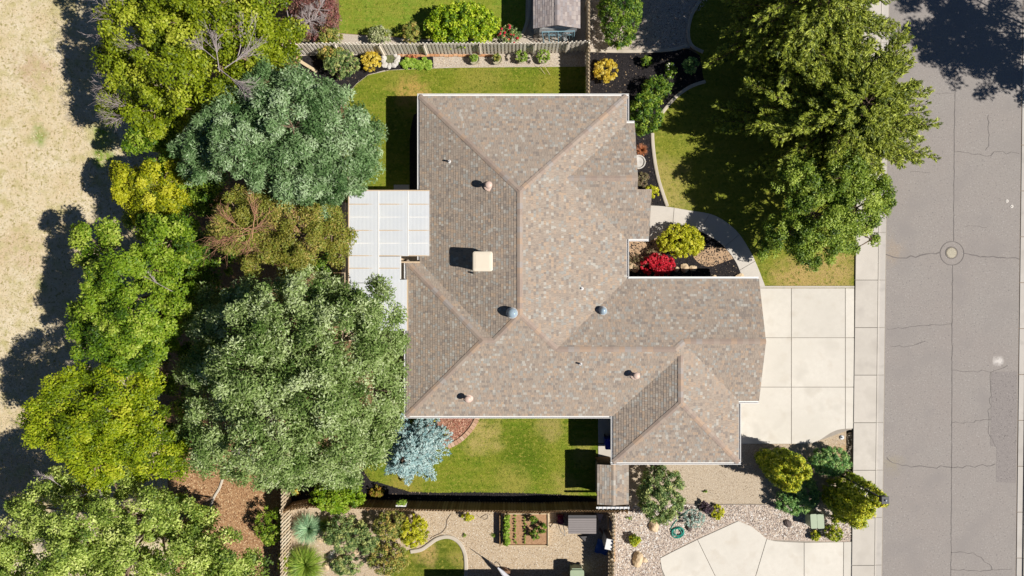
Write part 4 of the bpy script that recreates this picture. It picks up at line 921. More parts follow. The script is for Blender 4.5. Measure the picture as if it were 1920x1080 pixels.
m = MB(); m.tube(smooth([P3(893, 965, .02), P3(900, 970, .02), P3(906, 967, .02), P3(913, 964, .02), P3(914, 971, .02), P3(908, 974, .02), P3(903, 969, .02)], 4), .015, 5); tag(m.build('drip_line', m_drip), 'thin looped drip line beside the small lime shrub', 'pipe')
m = MB(); m.tube(smooth([P3(1011, 122, .3), P3(1016, 131, .15), P3(1022, 139, .04)], 4), .012, 5); m.tube(smooth([P3(1020, 122, .3), P3(1026, 132, .15), P3(1031, 140, .04)], 4), .012, 5); tag(m.build('garden_cane', m_beam), 'thin pale canes leaning from the last pot onto the lawn', 'cane')
# stone fountain by the front eave
ft = empty('birdbath', P3(1197, 304, 0), 'round white stone birdbath half hidden by the front eave', 'birdbath')
x, y = P(1197, 304, .6)
m = MB(); m.lathe((x, y, 0), [(.22, 0), (.2, .08), (.1, .14), (.09, .5), (.16, .56)], 20); m.build('pedestal', m_rockw, ft); m = MB(); m.lathe((x, y, .56), [(.1, 0), (.38, .08), (.42, .14), (.36, .14), (.3, .06), (.01, .04)], 28); m.build('basin', m_rockw, ft)
m = MB(); m.lathe((x, y, .60), [(.1, 0), (.08, .2), (.22, .25), (.24, .3), (.02, .27)], 20); m.build('bowl', m_rockw, ft)
# brick edging of the lava bed, each brick a piece
m_brick = tonemat('edging bricks', [(226, 188, 158), (206, 164, 136), (232, 204, 180)], .9, .1, False, .15, 20)
be = empty('brick_edging', P3(868, 815, 0), 'curved row of pale bricks between lava bed and south lawn', 'edging')
q = [P(*p) for p in smooth([(897, 776), (893, 788), (885, 802), (873, 816), (858, 828), (842, 836)], 6)]; q = [Vector(v) for v in q]; L = 0; bmx = []
for v in range(3):
    m = MB(); m.box(-.1, -.14, 0, .1, .14, .085+.008*v, .2+.3*v); b_ = m.mesh('brick'); b_.materials.append(m_brick); bmx.append(b_)
acc = 0
for a, b in zip(q, q[1:]):
    d = (b-a); l = d.length
    while acc < l:
        c = a+d*(acc/l); put('brick', R.choice(bmx), be, (c.x, c.y, 0), math.atan2(d.y, d.x)+R.gauss(0, .03)); acc += .225
    acc -= l
q2 = [Vector(P(*p)) for p in smooth([(820, 778), (812, 786), (806, 796), (803, 812)], 4)]; acc = 0
for a, b in zip(q2, q2[1:]):
    d = (b-a); l = d.length
    while acc < l:
        c = a+d*(acc/l); put('brick', R.choice(bmx), be, (c.x, c.y, 0), math.atan2(d.y, d.x)); acc += .225
    acc -= l
# brick row under the north fence
be2 = empty('brick_edging', P3(870, 103, 0), 'row of orange bricks laid along the foot of the north fence', 'edging')
m_brick2 = tonemat('orange bricks', [(222, 172, 128), (204, 150, 108), (230, 192, 156)], .9, .1, False, .15, 20); bm2 = []
for v in range(3):
    m = MB(); m.box(-.13, -.07, 0, .13, .07, .06+.01*v, .2+.3*v); b_ = m.mesh('brick'); b_.materials.append(m_brick2); bm2.append(b_)
xx_ = 750
while xx_ < 925:
    c = P(xx_, 104.6+R.gauss(0, .3)); put('brick', R.choice(bm2), be2, (c[0], c[1], .011), R.gauss(0, .04)); xx_ += 8.7
# window-box shelf on the south fence
sb = empty('fence_shelf', P3(752, 948, 1.2), 'small white planter shelf hung on the brown fence', 'shelf')
x, y = P(751, 950, 1.6); m = MB(); m.box(x-.3, y-.06, 1.42, x+.3, y+.05, 1.47); m.build('shelf_board', m_white, sb); m = MB(); m.tube([(x+.28, y, 1.47), (x+.36, y+.25, 1.5)], .02, 5); m.build('arm', m_white, sb)
m = MB(); m.box(x-.2, y+.03, 1.3, x+.2, y+.22, 1.46); m.build('trough', m_terra, sb)
# scattered ground pieces
m_peb = tonemat('river pebbles', [(234, 216, 200), (210, 190, 176), (250, 245, 238), (176, 160, 150), (240, 220, 198), (140, 126, 118)], .85, .25, True, .12, 30)
def strew(name, poly, dens, z, a, b, mat, label, cat, n=0):
    q = [P(*p) for p in (smooth(poly, n, True) if n else poly)]; X, Y = scatter(q, dens); o = octa(name, X, Y, z, a, b, mat); return tag(o, label, cat)
RV = [(1154, 947), (1600, 947), (1600, 1012), (1470, 1012), (1437, 1006), (1410, 984), (1384, 972), (1307, 1007), (1237, 1043), (1242, 1085), (1154, 1085)]
strew('river_pebbles', RV, 420, .009, .022, .062, m_peb, 'loose pale river pebbles strewn below the driveway', 'pebbles')
m_peb2 = tonemat('tan gravel stones', [(232, 210, 180), (208, 184, 154), (246, 234, 214), (172, 150, 124)], .9, .15, True, .12, 30)
strew('gravel_stones', [(770, 947), (1140, 947), (1140, 1085), (876, 1085), (870, 1030), (850, 1003), (815, 1005), (770, 1028)], 260, .008, .015, .04, m_peb2, 'loose tan gravel stones over the south yard', 'gravel')
strew('gravel_stones', [(1190, 815), (1540, 836), (1598, 808), (1598, 943), (1190, 943)], 170, .006, .012, .03, m_peb2, 'loose fine gravel stones south of the driveway', 'gravel')
strew('gravel_stones', [(814, 104), (1095, 102), (1095, 123), (814, 125)], 300, .010, .012, .035, m_peb2, 'loose gravel stones around the flowerpots', 'gravel')
strew('gravel_stones', [(1108, -10), (1340, -10), (1290, 40), (1290, 90), (1108, 93)], 250, .008, .015, .045, m_peb, 'loose grey stones beside the trimmed hedge', 'gravel')
m_chip = tonemat('mulch chips', [(0, (54, 50, 52)), (.25, (34, 31, 33)), (.5, (72, 66, 66)), (.65, (30, 28, 30)), (.8, (48, 44, 44)), (.95, (170, 148, 120))], .9, .2, True, .2, 40)
for nm, q in (('strip along the south fence', q_ms), ('front bed', q_mf), ('island by the walk', q_mi), ('north corner bed', q_mn)):
    X, Y = scatter(q, 260); tag(octa('mulch_chips', X, Y, .015, .015, .05, m_chip, .5, jag=.5), 'black mulch chips of the '+nm, 'mulch')
m_lavas = tonemat('lava stones', [(206, 150, 126), (170, 110, 90), (230, 184, 158), (140, 84, 70)], .95, .1, True, .15, 30)
strew('lava_stones', [(800, 772), (888, 772), (882, 792), (868, 812), (852, 826), (838, 834), (804, 834)], 420, .02, .02, .06, m_lavas, 'loose red lava stones beside the blue spruce', 'gravel')
m_bchip = tonemat('bark pieces', [(206, 164, 122), (176, 132, 96), (228, 196, 154), (140, 102, 74)], .95, .1, True, .2, 30)
strew('bark_pieces', [(330, 860), (546, 860), (546, 1080), (400, 1085), (330, 960)], 200, .008, .02, .06, m_bchip, 'loose bark pieces on the ground by the tan fence', 'bark')
m_gr = tonemat('lawn blades', [(130, 148, 42), (98, 122, 26), (166, 170, 76), (116, 136, 34)], .7, .2); m_grd = tonemat('dry blades', [(248, 236, 204), (230, 214, 172), (186, 174, 118), (238, 224, 184)], .9, .1)
for q, lb, dens in ((q_ln, 'blades of the north lawn', 170), (q_ls, 'blades of the south lawn', 170), (q_lf, 'blades of the front lawn', 110), (q_lnb, 'blades of the bright lawn past the fence', 60), (q_lsb, 'blades of the small rounded lawn', 150), (q_lf2, 'blades of the shaded corner lawn', 60)):
    q = [(x, max(-20, min(20, y))) for x, y in q]; X, Y = scatter(q, dens); blades('grass', X, Y, .014, .07, .02, m_gr, lb, 'grass')
FQ = [P(*p) for p in ((-30, -20), (300, -20), (300, 700), (330, 1100), (-30, 1100))]
X, Y = scatter(FQ, 90); blades('dry_grass', X, Y, .004, .10, .028, m_grd, 'dry tufts across the parched field', 'grass', .9)
# ------------------------------------------------------------------ foliage
def unit(n):
    v = NR.normal(size=(n, 3)); return v/np.linalg.norm(v, axis=1, keepdims=True)
def norm(v): return v/np.maximum(np.linalg.norm(v, axis=1, keepdims=True), 1e-6)
def leafmesh(name, Pos, Nrm, Ax, L, Wd, tone):
    """one folded lens-shaped leaf per row"""
    Ax = norm(Ax-Nrm*(Ax*Nrm).sum(1, keepdims=True)); Sd = np.cross(Nrm, Ax); n = len(Pos)
    L = L[:, None]; Wd = Wd[:, None]
    a = Pos-Ax*L*.5; b = Pos+Sd*Wd*.5-Nrm*Wd*.16-Ax*L*.06; c = Pos+Ax*L*.5-Nrm*L*.08; d = Pos-Sd*Wd*.5-Nrm*Wd*.16-Ax*L*.06
    return npmesh(name, np.stack([a, b, c, d], 1).reshape(-1, 3), np.arange(4*n).reshape(-1, 4), tone)
def clumps_to_leaves(name, Cc, Rc, nl, L, W, mat, parent, squash=.7, up=.7, out=.6, jit=.5, tonev=None, tvar=.3, axis=None):
    n = len(Cc); N = n*nl; ci = np.repeat(np.arange(n), nl)
    d = unit(N); d[:, 2] = np.abs(d[:, 2])*np.where(NR.random(N) < .75, 1, -1)
    rr = (NR.random(N)**.45)[:, None]*Rc[ci][:, None]
    pos = Cc[ci]+d*rr*np.array([1, 1, squash])
    nrm = norm(d*out+np.array([0, 0, up])+NR.normal(size=(N, 3))*jit)
    ax = d+NR.normal(size=(N, 3))*.5 if axis is None else axis[ci]+NR.normal(size=(N, 3))*.45
    tc = NR.normal(.5, .22, n) if tonev is None else tonev
    tone = np.clip(tc[ci]+NR.normal(0, tvar*.6, N), 0, 1)
    me = leafmesh(name, pos, nrm, ax, L*NR.uniform(.65, 1.25, N), W*NR.uniform(.65, 1.25, N), tone)
    return link(name, me, mat, parent, None)
def lobe_clumps(lobes, dens, rc, low=-.15, vs=.75, inner=.25):
    out = []; rad = []
    for px, py, rp, z in lobes:
        r = rp/S*(1-z/H); c = np.array(P3(px, py, z)); n = max(3, int(dens*math.pi*r*r))
        d = unit(n); d[:, 2] = np.where(d[:, 2] < low, -d[:, 2], d[:, 2])
        k = np.where(NR.random(n) < inner, NR.uniform(.3, .8, n), NR.uniform(.8, 1.02, n))[:, None]
        R_ = NR.uniform(rc[0], rc[1], n); out.append(c+d*np.maximum(r-R_[:, None]*.6, .05)*k*np.array([1, 1, vs])); rad.append(R_)
    return np.concatenate(out), np.concatenate(rad)
m_bark_t = M('tree bark', (150, 128, 108), .25, 12, .95, .1)
m_twig = M('bare grey twigs', (200, 186, 184), .15, 30, .9, .1)
m_twigo = M('bare orange twigs', (206, 156, 124), .15, 30, .9, .1)
def sticks(name, A, B, r0, r1, mat, parent):
    n = len(A); d = norm(B-A); u = norm(np.cross(d, np.array([0.3, .2, 1.0]))); v = np.cross(d, u); V = []
    for Q, r in ((A, r0), (B, r1)):
        for k in range(3):
            a = 2*math.pi*k/3; V.append(Q+(u*math.cos(a)+v*math.sin(a))*(r if np.ndim(r) == 0 else r[:, None]))
    V = np.stack(V, 1).reshape(-1, 3); f = np.array([(0, 1, 4, 3), (1, 2, 5, 4), (2, 0, 3, 5)]); F = (f[None]+np.arange(n)[:, None, None]*6).reshape(-1, 4)
    return link(name, npmesh(name, V, F), mat, parent)
def twig_fan(specs, n, mat, parent, name='bare_twigs'):
    """specs: (px,py,z,angle_deg,length_m,spread_deg) origin and heading of each dead branch"""
    A = []; B = []; r0 = []; r1 = []
    for px, py, z, ang, L, sp in specs:
        o = np.array(P3(px, py, z)); a = math.radians(ang); d = np.array([math.cos(a), math.sin(a), .16])
        A.append(o-d*.6); B.append(o+d*L*.4); r0.append(.026); r1.append(.016)
        for k in range(n):
            t = R.uniform(0, .5); s = o+d*L*t*.8; aa = a+math.radians(R.gauss(0, sp)); l = L*R.uniform(.25, .7); e = s+np.array([math.cos(aa), math.sin(aa), R.uniform(-.05, .4)])*l
            A.append(s); B.append(e); r0.append(.014); r1.append(.007)
            for j in range(6):
                t2 = R.uniform(.3, .95); s2 = s+(e-s)*t2; a2 = aa+math.radians(R.choice((-1, 1))*R.uniform(15, 55)); e2 = s2+np.array([math.cos(a2), math.sin(a2), R.uniform(-.05, .35)])*l*R.uniform(.2, .45)
                A.append(s2); B.append(e2); r0.append(.008); r1.append(.004)
    return tag(sticks(name, np.array(A), np.array(B), np.array(r0), np.array(r1), mat, parent), kind='stuff')
def tree(name, label, lobes, mat, leaf=(.19, .11), dens=3.2, nl=150, rc=(.38, .68), base=None, cat='tree', group=None, trunk=.16, up=.7, out=.6, jit=.5, vs=.95, squash=.6, inner=.12, twigs=None, twn=10, twm=None):
    g = np.array([P3(*l[:2], l[3]) for l in lobes]); wgt = np.array([l[2]**2 for l in lobes])[:, None]
    ctr = (g*wgt).sum(0)/wgt.sum() if base is None else np.array(P3(*base, 0))
    e = empty(name, (ctr[0], ctr[1], 0), label, cat, group)
    full = []
    for a, b, c, d in lobes:
        full.append((a, b, c*1.02, d+R.uniform(-.5, .5)))
        if c > 34:
            for q in range(4):
                th = R.uniform(0, 6.283); rr = c*R.uniform(.7, .98); full.append((a+rr*math.cos(th), b+rr*math.sin(th), c*R.uniform(.28, .46), d+R.uniform(-1.0, .5)))
    Cc, Rc = lobe_clumps(full, dens, rc, vs=vs, inner=inner)
    clumps_to_leaves('crown', Cc, Rc, int(nl*1.32), leaf[0]*.8, leaf[1]*.8, mat, e, squash, up, out, jit)
    m = MB(); zt = g[:, 2].min()*.45; b0 = Vector((ctr[0], ctr[1], -.05)); b1 = b0+Vector((R.uniform(-.2, .2), R.uniform(-.2, .2), zt))
    m.tube([b0, b0+Vector((0, 0, .3)), b1], [trunk*1.5, trunk*1.1, trunk*.85], 9)
    for l in g:
        t = Vector(l); mid = b1+(t-b1)*.5+Vector((R.uniform(-.3, .3), R.uniform(-.3, .3), .3)); m.tube([b1, mid, t+Vector((0, 0, .2))], [trunk*.6, trunk*.35, .03], 6)
    sel = R.sample(range(len(Cc)), min(len(Cc), 90))
    for i in sel:
        t = Vector(Cc[i]); k = min(range(len(g)), key=lambda j: (Vector(g[j])-t).length); s = Vector(g[k]); m.tube([s, (s+t)/2+Vector((0, 0, .1)), t], [.04, .028, .012], 4, cap=False)
    m.build('trunk', m_bark_t, e)
    if twigs: twig_fan(twigs, twn, twm or m_twig, e)
    return e
lf_A = leafmat('bright maple leaves', [(82, 102, 8), (132, 152, 14), (172, 188, 34), (210, 216, 76)], .4, gain=1.15)
lf_H = leafmat('yellow green leaves', [(96, 112, 8), (150, 160, 14), (196, 196, 34), (216, 214, 70)], .4, gain=1.35)
lf_E = leafmat('mid green maple leaves', [(64, 96, 14), (112, 146, 24), (152, 178, 46), (190, 204, 90)], .4, gain=1.35)
lf_F = leafmat('lime layered leaves', [(84, 108, 6), (132, 156, 12), (172, 188, 28), (206, 210, 60)], .4, gain=1.3)
lf_G = leafmat('pale olive leaves', [(72, 96, 30), (120, 142, 52), (166, 182, 88), (206, 214, 134)], .35, gain=1.75)
lf_B = leafmat('blue green leaves', [(58, 88, 44), (98, 128, 76), (134, 160, 112), (178, 196, 160)], .3, .65, spec=.2, gain=1.6)
lf_C = leafmat('olive brown leaves', [(88, 92, 26), (130, 124, 48), (110, 124, 44), (160, 142, 76)], .3, gain=1.9)
lf_D = leafmat('sage green leaves', [(68, 94, 34), (114, 138, 70), (150, 168, 106), (190, 202, 156)], .3, .65, spec=.2, gain=1.55)
lf_I = leafmat('pine foliage', [(58, 74, 12), (102, 116, 26), (140, 150, 44), (178, 186, 80)], .2, gain=1.75)
lf_J = leafmat('street tree leaves', [(56, 84, 16), (98, 124, 30), (134, 156, 48), (176, 192, 86)], .35, gain=1.55)
lf_K = leafmat('blue spruce needles', [(98, 138, 142), (140, 176, 178), (178, 206, 204), (212, 230, 228)], .1, gain=1.25)
lf_M = leafmat('glossy hedge leaves', [(64, 96, 6), (118, 150, 14), (168, 190, 28), (206, 214, 70)], .3, gain=1.5)
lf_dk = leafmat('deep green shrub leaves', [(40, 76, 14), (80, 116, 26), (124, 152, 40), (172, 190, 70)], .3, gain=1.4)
lf_yel = leafmat('golden shrub leaves', [(190, 160, 20), (232, 204, 56), (248, 226, 100), (252, 240, 150)], .35, gain=1.25)
lf_gold = leafmat('lime gold shrub leaves', [(120, 130, 8), (180, 184, 26), (212, 210, 44), (232, 226, 90)], .35, gain=1.4)
lf_red = leafmat('scarlet leaves', [(150, 6, 26), (206, 22, 48), (232, 44, 70), (240, 90, 100)], .4, gain=1.4)
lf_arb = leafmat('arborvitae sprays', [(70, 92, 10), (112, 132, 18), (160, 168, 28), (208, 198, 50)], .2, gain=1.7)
lf_jun = leafmat('juniper sprays', [(40, 84, 30), (82, 128, 56), (128, 166, 88), (170, 192, 110)], .2, gain=1.6)
lf_olive = leafmat('mottled olive leaves', [(70, 92, 30), (116, 132, 56), (160, 152, 76), (190, 160, 90)], .3, gain=1.8)
lf_mot = leafmat('mottled grey green leaves', [(46, 76, 30), (90, 116, 60), (136, 152, 92), (186, 188, 116)], .3, gain=1.8)
lf_pur = leafmat('dull purple red leaves', [(92, 66, 60), (124, 86, 78), (146, 88, 86), (134, 116, 96)], .3, gain=1.6)
lf_gry = leafmat('grey blue leaves', [(120, 150, 142), (160, 184, 176), (196, 210, 202)], .2, gain=1.5)
lf_var = leafmat('variegated leaves', [(112, 126, 72), (160, 170, 112), (208, 208, 164)], .3, gain=1.3)
lf_bur = leafmat('dark purple leaves', [(56, 44, 58), (84, 66, 80), (110, 90, 96)], .2, gain=1.3)
lf_rust = leafmat('rusty grass blades', [(120, 70, 46), (172, 104, 68), (206, 140, 92)], .2, gain=1.5)
lf_bg = leafmat('blue green grass blades', [(90, 130, 96), (136, 172, 132), (176, 200, 160)], .2, gain=1.7)
lf_gg = leafmat('green grass blades', [(80, 112, 28), (124, 152, 50), (170, 186, 86)], .25, gain=1.7)
lf_let = leafmat('lettuce leaves', [(104, 140, 30), (146, 178, 56), (182, 204, 90)], .35, gain=1.4)
lf_brn = leafmat('brown twiggy leaves', [(92, 76, 58), (130, 108, 84), (110, 112, 70), (160, 138, 110)], .2, gain=1.5)
# ------------------------------------------------------------------ the row of big trees
tree('maple_tree', 'bright yellow green maple with bare grey branch ends at the edge of the dry field',
     [(265,60,72,6.2),(350,45,85,7.5),(440,45,85,7.5),(510,80,58,6.2),(248,140,58,5.7),(330,140,78,7.0),(420,150,66,7.0),(485,125,56,6.3),(226,190,36,4.9),(290,205,50,5.7),(365,205,46,6.0),(528,105,32,5.3),(380,-50,110,7.5),(255,-30,75,6.2),(485,-35,80,7.0)],
     lf_A, (.20, .13), 2.1, 135, (.32, .72), twn=13, twigs=[(250,45,7,150,2.3,20),(215,70,6.6,172,1.4,18),(290,110,8,150,2.6,16),(310,128,8.2,-22,1.5,16),(265,205,6,172,2.7,22),(250,215,5.8,200,2,18),(225,165,6,176,1.5,14),(408,110,9,95,2.0,22),(440,115,9,30,2.0,20),(450,92,9,70,1.8,25),(425,140,9,-38,1.9,18),(385,95,9,140,1.2,25),(235,25,7,120,1.4,20),(410,25,9,70,1.2,20)])
tree('small_maple_tree', 'small yellow green tree squeezed below the bright maple', [(278,256,42,4.6),(306,290,38,4.2),(300,235,35,4.4),(340,280,30,3.8)], lf_E, (.19, .12), 3.2, 120, (.3, .55))
tree('yellow_tree', 'small round golden yellow green tree in front of the shady gap', [(246,348,38,4.6),(302,352,52,5.2),(278,388,40,4.8),(332,378,30,4.4),(252,378,30,4.2),(285,362,44,5.2),(300,372,34,5.2)], lf_H, (.17, .11), 3.6, 130, (.28, .5))
tree('silver_tree', 'blue green feathery tree against the north lawn',
     [(500,175,52,7.5),(560,165,46,7.5),(440,220,58,7.5),(390,282,55,6.8),(465,280,70,8.6),(550,240,80,9),(620,222,66,8),(680,250,44,6.8),(640,310,68,8),(575,328,62,8.4),(598,382,38,6.4),(692,300,30,5.8),(362,318,28,5.6),(665,345,26,5.4),(410,325,26,6),(512,268,58,8.2),(540,345,42,7.4),(590,290,56,8.2)],
     lf_B, (.26, .08), 4.2, 135, (.32, .62), jit=.6, up=.5)
tree('olive_tree', 'olive brown tree with a patch of bare orange twigs', [(436,432,44,7.3),(508,400,54,7.2),(572,440,54,7.2),(622,438,36,6.4),(495,472,46,7.0),(602,408,40,6.6),(640,478,24,5),(446,396,38,7.2),(550,485,38,6.4),(530,365,30,7.4)],
     lf_C, (.17, .075), 4.0, 130, (.28, .55), jit=.65, twm=m_twigo, twn=9, twigs=[(455,428,8.3,180,1.9,28),(452,435,8.3,215,1.8,28),(450,425,8.3,150,1.9,28),(470,440,8.3,260,1.5,30),(475,425,8.3,80,1.7,28),(470,430,8.3,20,1.6,30),(460,440,8.3,195,2.2,20)])
tree('sage_tree', 'huge sage green tree overhanging the brown roof',
     [(560,548,50,7.5),(482,566,50,7.5),(622,552,40,7),(690,575,54,6.8),(435,600,50,7),(540,610,88,9.4),(640,640,88,9.4),(718,640,44,6.8),(402,690,54,6.8),(482,700,88,9.4),(590,730,90,9.8),(690,728,66,8),(738,690,28,6),(420,790,72,7.8),(520,810,88,9.2),(620,818,80,8.6),(700,802,50,7),(560,868,48,7),(482,862,56,7),(640,868,44,6.6),(386,850,44,6.4),(372,742,28,6),(745,755,22,5.6),(512,895,26,5.4),(386,622,38,6.4),(362,690,34,6),(356,815,34,5.6),(398,560,30,5.8)],
     lf_D, (.22, .09), 3.4, 120, (.36, .7), jit=.6, up=.55, trunk=.26, twn=7, twigs=[(480,820,8.6,40,2.2,18),(470,828,8.4,215,1.0,16)])
tree('green_maple_tree', 'mid green maple with three rounded domes beside the dry field',
     [(178,452,40,6.4),(205,440,30,6.2),(322,452,58,7),(345,425,34,6.2),(292,500,44,6.6),(228,508,56,7.2),(196,562,46,7),(262,590,58,7.6),(176,600,38,6.4),(250,655,54,7),(170,650,34,6),(292,625,36,6.6),(215,625,48,7.2),(160,480,24,5.6),(332,560,38,5.8),(330,622,34,5.4),(352,470,30,5.4)],
     lf_E, (.19, .12), 2.5, 150, (.32, .66), twn=5, twigs=[(302,535,7.4,150,1.3,16),(225,660,7,180,.9,20),(230,555,7.6,135,1.2,14)])
tree('lime_tree', 'layered lime green tree near the lower corner of the field',
     [(128,738,52,6.6),(222,716,54,7),(272,720,34,6),(190,788,66,7.6),(100,790,48,6.4),(268,790,54,7),(300,850,52,6.6),(182,856,56,7),(240,840,50,7),(326,884,30,5.4),(66,778,30,5.6),(70,815,26,5.2),(140,815,50,7)],
     lf_F, (.18, .11), 2.5, 160, (.32, .7), vs=.55, squash=.5, up=.9)
tree('pale_green_tree', 'pale olive green tree filling the lower corner of the field',
     [(80,950,48,6),(128,905,44,6),(60,1040,66,7),(160,1000,74,7.6),(270,962,58,7),(250,1050,78,8),(345,975,44,6),(322,930,32,5.6),(425,1040,60,6.6),(478,1072,36,5.6),(330,1092,78,7.6),(150,1095,88,8),(20,1095,60,6.6),(430,1100,60,6.6),(210,900,40,6),(45,985,46,6),(210,1010,50,7),(110,975,50,6.8),(385,1010,46,6)],
     lf_G, (.18, .105), 2.9, 115, (.3, .64), twn=8, twigs=[(125,1022,8,170,1.8,25),(140,1035,8,-10,1.2,25),(105,905,6.6,140,1.0,20),(165,925,7,200,1.3,25),(190,950,7.4,80,1.0,20),(155,970,7.6,160,1.0,20),(285,1075,8.2,150,1.0,22)])
# understory filling the shade between the trunks
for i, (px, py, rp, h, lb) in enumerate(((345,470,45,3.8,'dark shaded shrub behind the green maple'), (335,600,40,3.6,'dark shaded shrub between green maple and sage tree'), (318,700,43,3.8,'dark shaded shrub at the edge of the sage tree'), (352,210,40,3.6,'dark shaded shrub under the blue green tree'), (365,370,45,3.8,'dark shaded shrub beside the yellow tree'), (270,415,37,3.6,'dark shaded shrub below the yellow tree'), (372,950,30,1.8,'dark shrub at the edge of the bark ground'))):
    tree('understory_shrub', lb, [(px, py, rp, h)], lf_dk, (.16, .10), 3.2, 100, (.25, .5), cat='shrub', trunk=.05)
# street trees
def pine(label, base, h, R0, mat, nb, asym=(1, 1, 1, 1), nl=13):
    bx, by = P(*base); e = empty('pine_tree', (bx, by, 0), label, 'tree'); A = []; B = []; r0 = []; r1 = []; Cc = []; Rc = []; AX = []
    for i in range(nb):
        z = 1.2+(h-1.4)*((i+R.random())/nb)**1.05; f = 1-(z/h)**1.5; az = i*2.39996+R.gauss(0, .25); ca, sa = math.cos(az), math.sin(az)
        q = (asym[0] if ca > 0 else asym[1])*ca*ca+(asym[2] if sa > 0 else asym[3])*sa*sa
        L = max(.5, R0*q*f**.7*R.uniform(.7, 1.1))
        rise = .08+.5*(z/h)**2; d = np.array([ca, sa, rise*R.uniform(.4, 1.3)]); d /= np.linalg.norm(d); o = np.array([bx, by, z]); tip = o+d*L
        A.append(o); B.append(tip); r0.append(.05*f+.02); r1.append(.012); sd = np.cross(d, [0, 0, 1]); sd /= np.linalg.norm(sd)
        n = int(L*4.6)+3
        for k in range(n):
            t = 1-(k/n)**1.05*.8; p = o+d*L*t; sgn = 1 if k % 2 else -1; l2 = (.35+1.15*(1-t))*R.uniform(.6, 1.2)*(L/R0)**.4
            dd = d*R.uniform(.7, 1.1)+sd*sgn*R.uniform(.3, .9)*(k > 0)+np.array([0, 0, R.uniform(.05, .4)]); dd /= np.linalg.norm(dd); q = p+dd*l2
            A.append(p); B.append(q); r0.append(.014); r1.append(.006)
            for j in range(max(2, int(l2/.15))):
                c = p+dd*l2*(1-j*.15/l2); Cc.append(c+np.array([0, 0, .03])); Rc.append(R.uniform(.08, .15)); AX.append(dd*1.3+np.array([0, 0, .3]))
    clumps_to_leaves('crown', np.array(Cc), np.array(Rc), nl, .21, .052, mat, e, .7, .55, .35, .45, axis=np.array(AX))
    sticks('branches', np.array(A), np.array(B), np.array(r0), np.array(r1), m_twig0, e)
    m = MB(); m.tube([(bx, by, -.05), (bx, by, .5), (bx+.05, by, h*.6), (bx, by, h-.2)], [.3, .24, .13, .03], 9); m.build('trunk', m_bark_t, e)
    return e
pine('large feathery pine spreading from the front lawn over the street', (1525, 246), 6.9, 6.9, lf_I, 190, (.92, 1.0, 1.0, .82))
pine('second pine reaching past the top edge above the grey gravel', (1452, 66), 9.2, 6.0, lf_I, 150, (1.0, .85, 1.0, 1.0))
tree('linden_tree', 'bushy green street tree beside the driveway corner', [(1530,400,62,4.4),(1600,388,52,4.2),(1642,368,36,3.7),(1470,430,44,3.7),(1540,458,44,3.7),(1600,436,36,3.6),(1632,450,16,2.8),(1498,348,52,4.2),(1582,332,54,4.4),(1522,492,18,2.7),(1655,385,22,3.1),(1440,470,24,2.8),(1500,470,26,3.1)],
     lf_J, (.16, .10), 4.6, 110, (.24, .48), base=(1510, 425))
tree('shade_tree', 'tall street tree across the road, its crown past the picture edge', [(2340,-30,150,8.5),(2290,20,90,7.5),(2250,-90,90,8),(2400,60,110,8.5),(2330,120,70,7)], lf_J, (.22, .14), 1.5, 90, (.35, .75))
# blue spruce
def spruce(label, base, h, R0, mat, nb):
    bx, by = P(*base); e = empty('blue_spruce', (bx, by, 0), label, 'tree'); A = []; B = []; Cc = []; Rc = []; AX = []; Tn = []; r0 = []; r1 = []
    for i in range(nb):
        z = .35+(h-.5)*(i+R.random())/nb; f = 1-z/h; L = max(.25, R0*f**.8*R.uniform(.75, 1.1)); az = i*2.39996+R.gauss(0, .2)
        d = np.array([math.cos(az), math.sin(az), .05+.5*z/h]); d /= np.linalg.norm(d); o = np.array([bx, by, z]); A.append(o); B.append(o+d*L); r0.append(.03); r1.append(.008); sd = np.cross(d, [0, 0, 1]); sd /= np.linalg.norm(sd)
        n = int(L*8)+2
        for k in range(n):
            t = 1-k/n*.75; p = o+d*L*t; sg = 1 if k % 2 else -1; l2 = (.12+.6*(1-t))*R.uniform(.7, 1.2); dd = d+sd*sg*.8*(k > 0); dd /= np.linalg.norm(dd)
            for j in range(max(1, int(l2/.13))):
                Cc.append(p+dd*l2*(1-j*.13/l2)); Rc.append(R.uniform(.07, .12)); AX.append(dd*1.5); Tn.append(min(1, max(0, R.gauss(.55, .22))))
    clumps_to_leaves('crown', np.array(Cc), np.array(Rc), 14, .15, .05, mat, e, .6, .7, .3, .5, axis=np.array(AX), tonev=np.array(Tn))
    sticks('branches', np.array(A), np.array(B), np.array(r0), np.array(r1), m_twig0, e)
    m = MB(); m.tube([(bx, by, -.05), (bx, by, h*.5), (bx, by, h-.1)], [.14, .09, .02], 8); m.build('trunk', m_bark_t, e)
spruce('powder blue spruce at the corner of the south lawn', (778, 826), 5.2, 2.5, lf_K, 135)
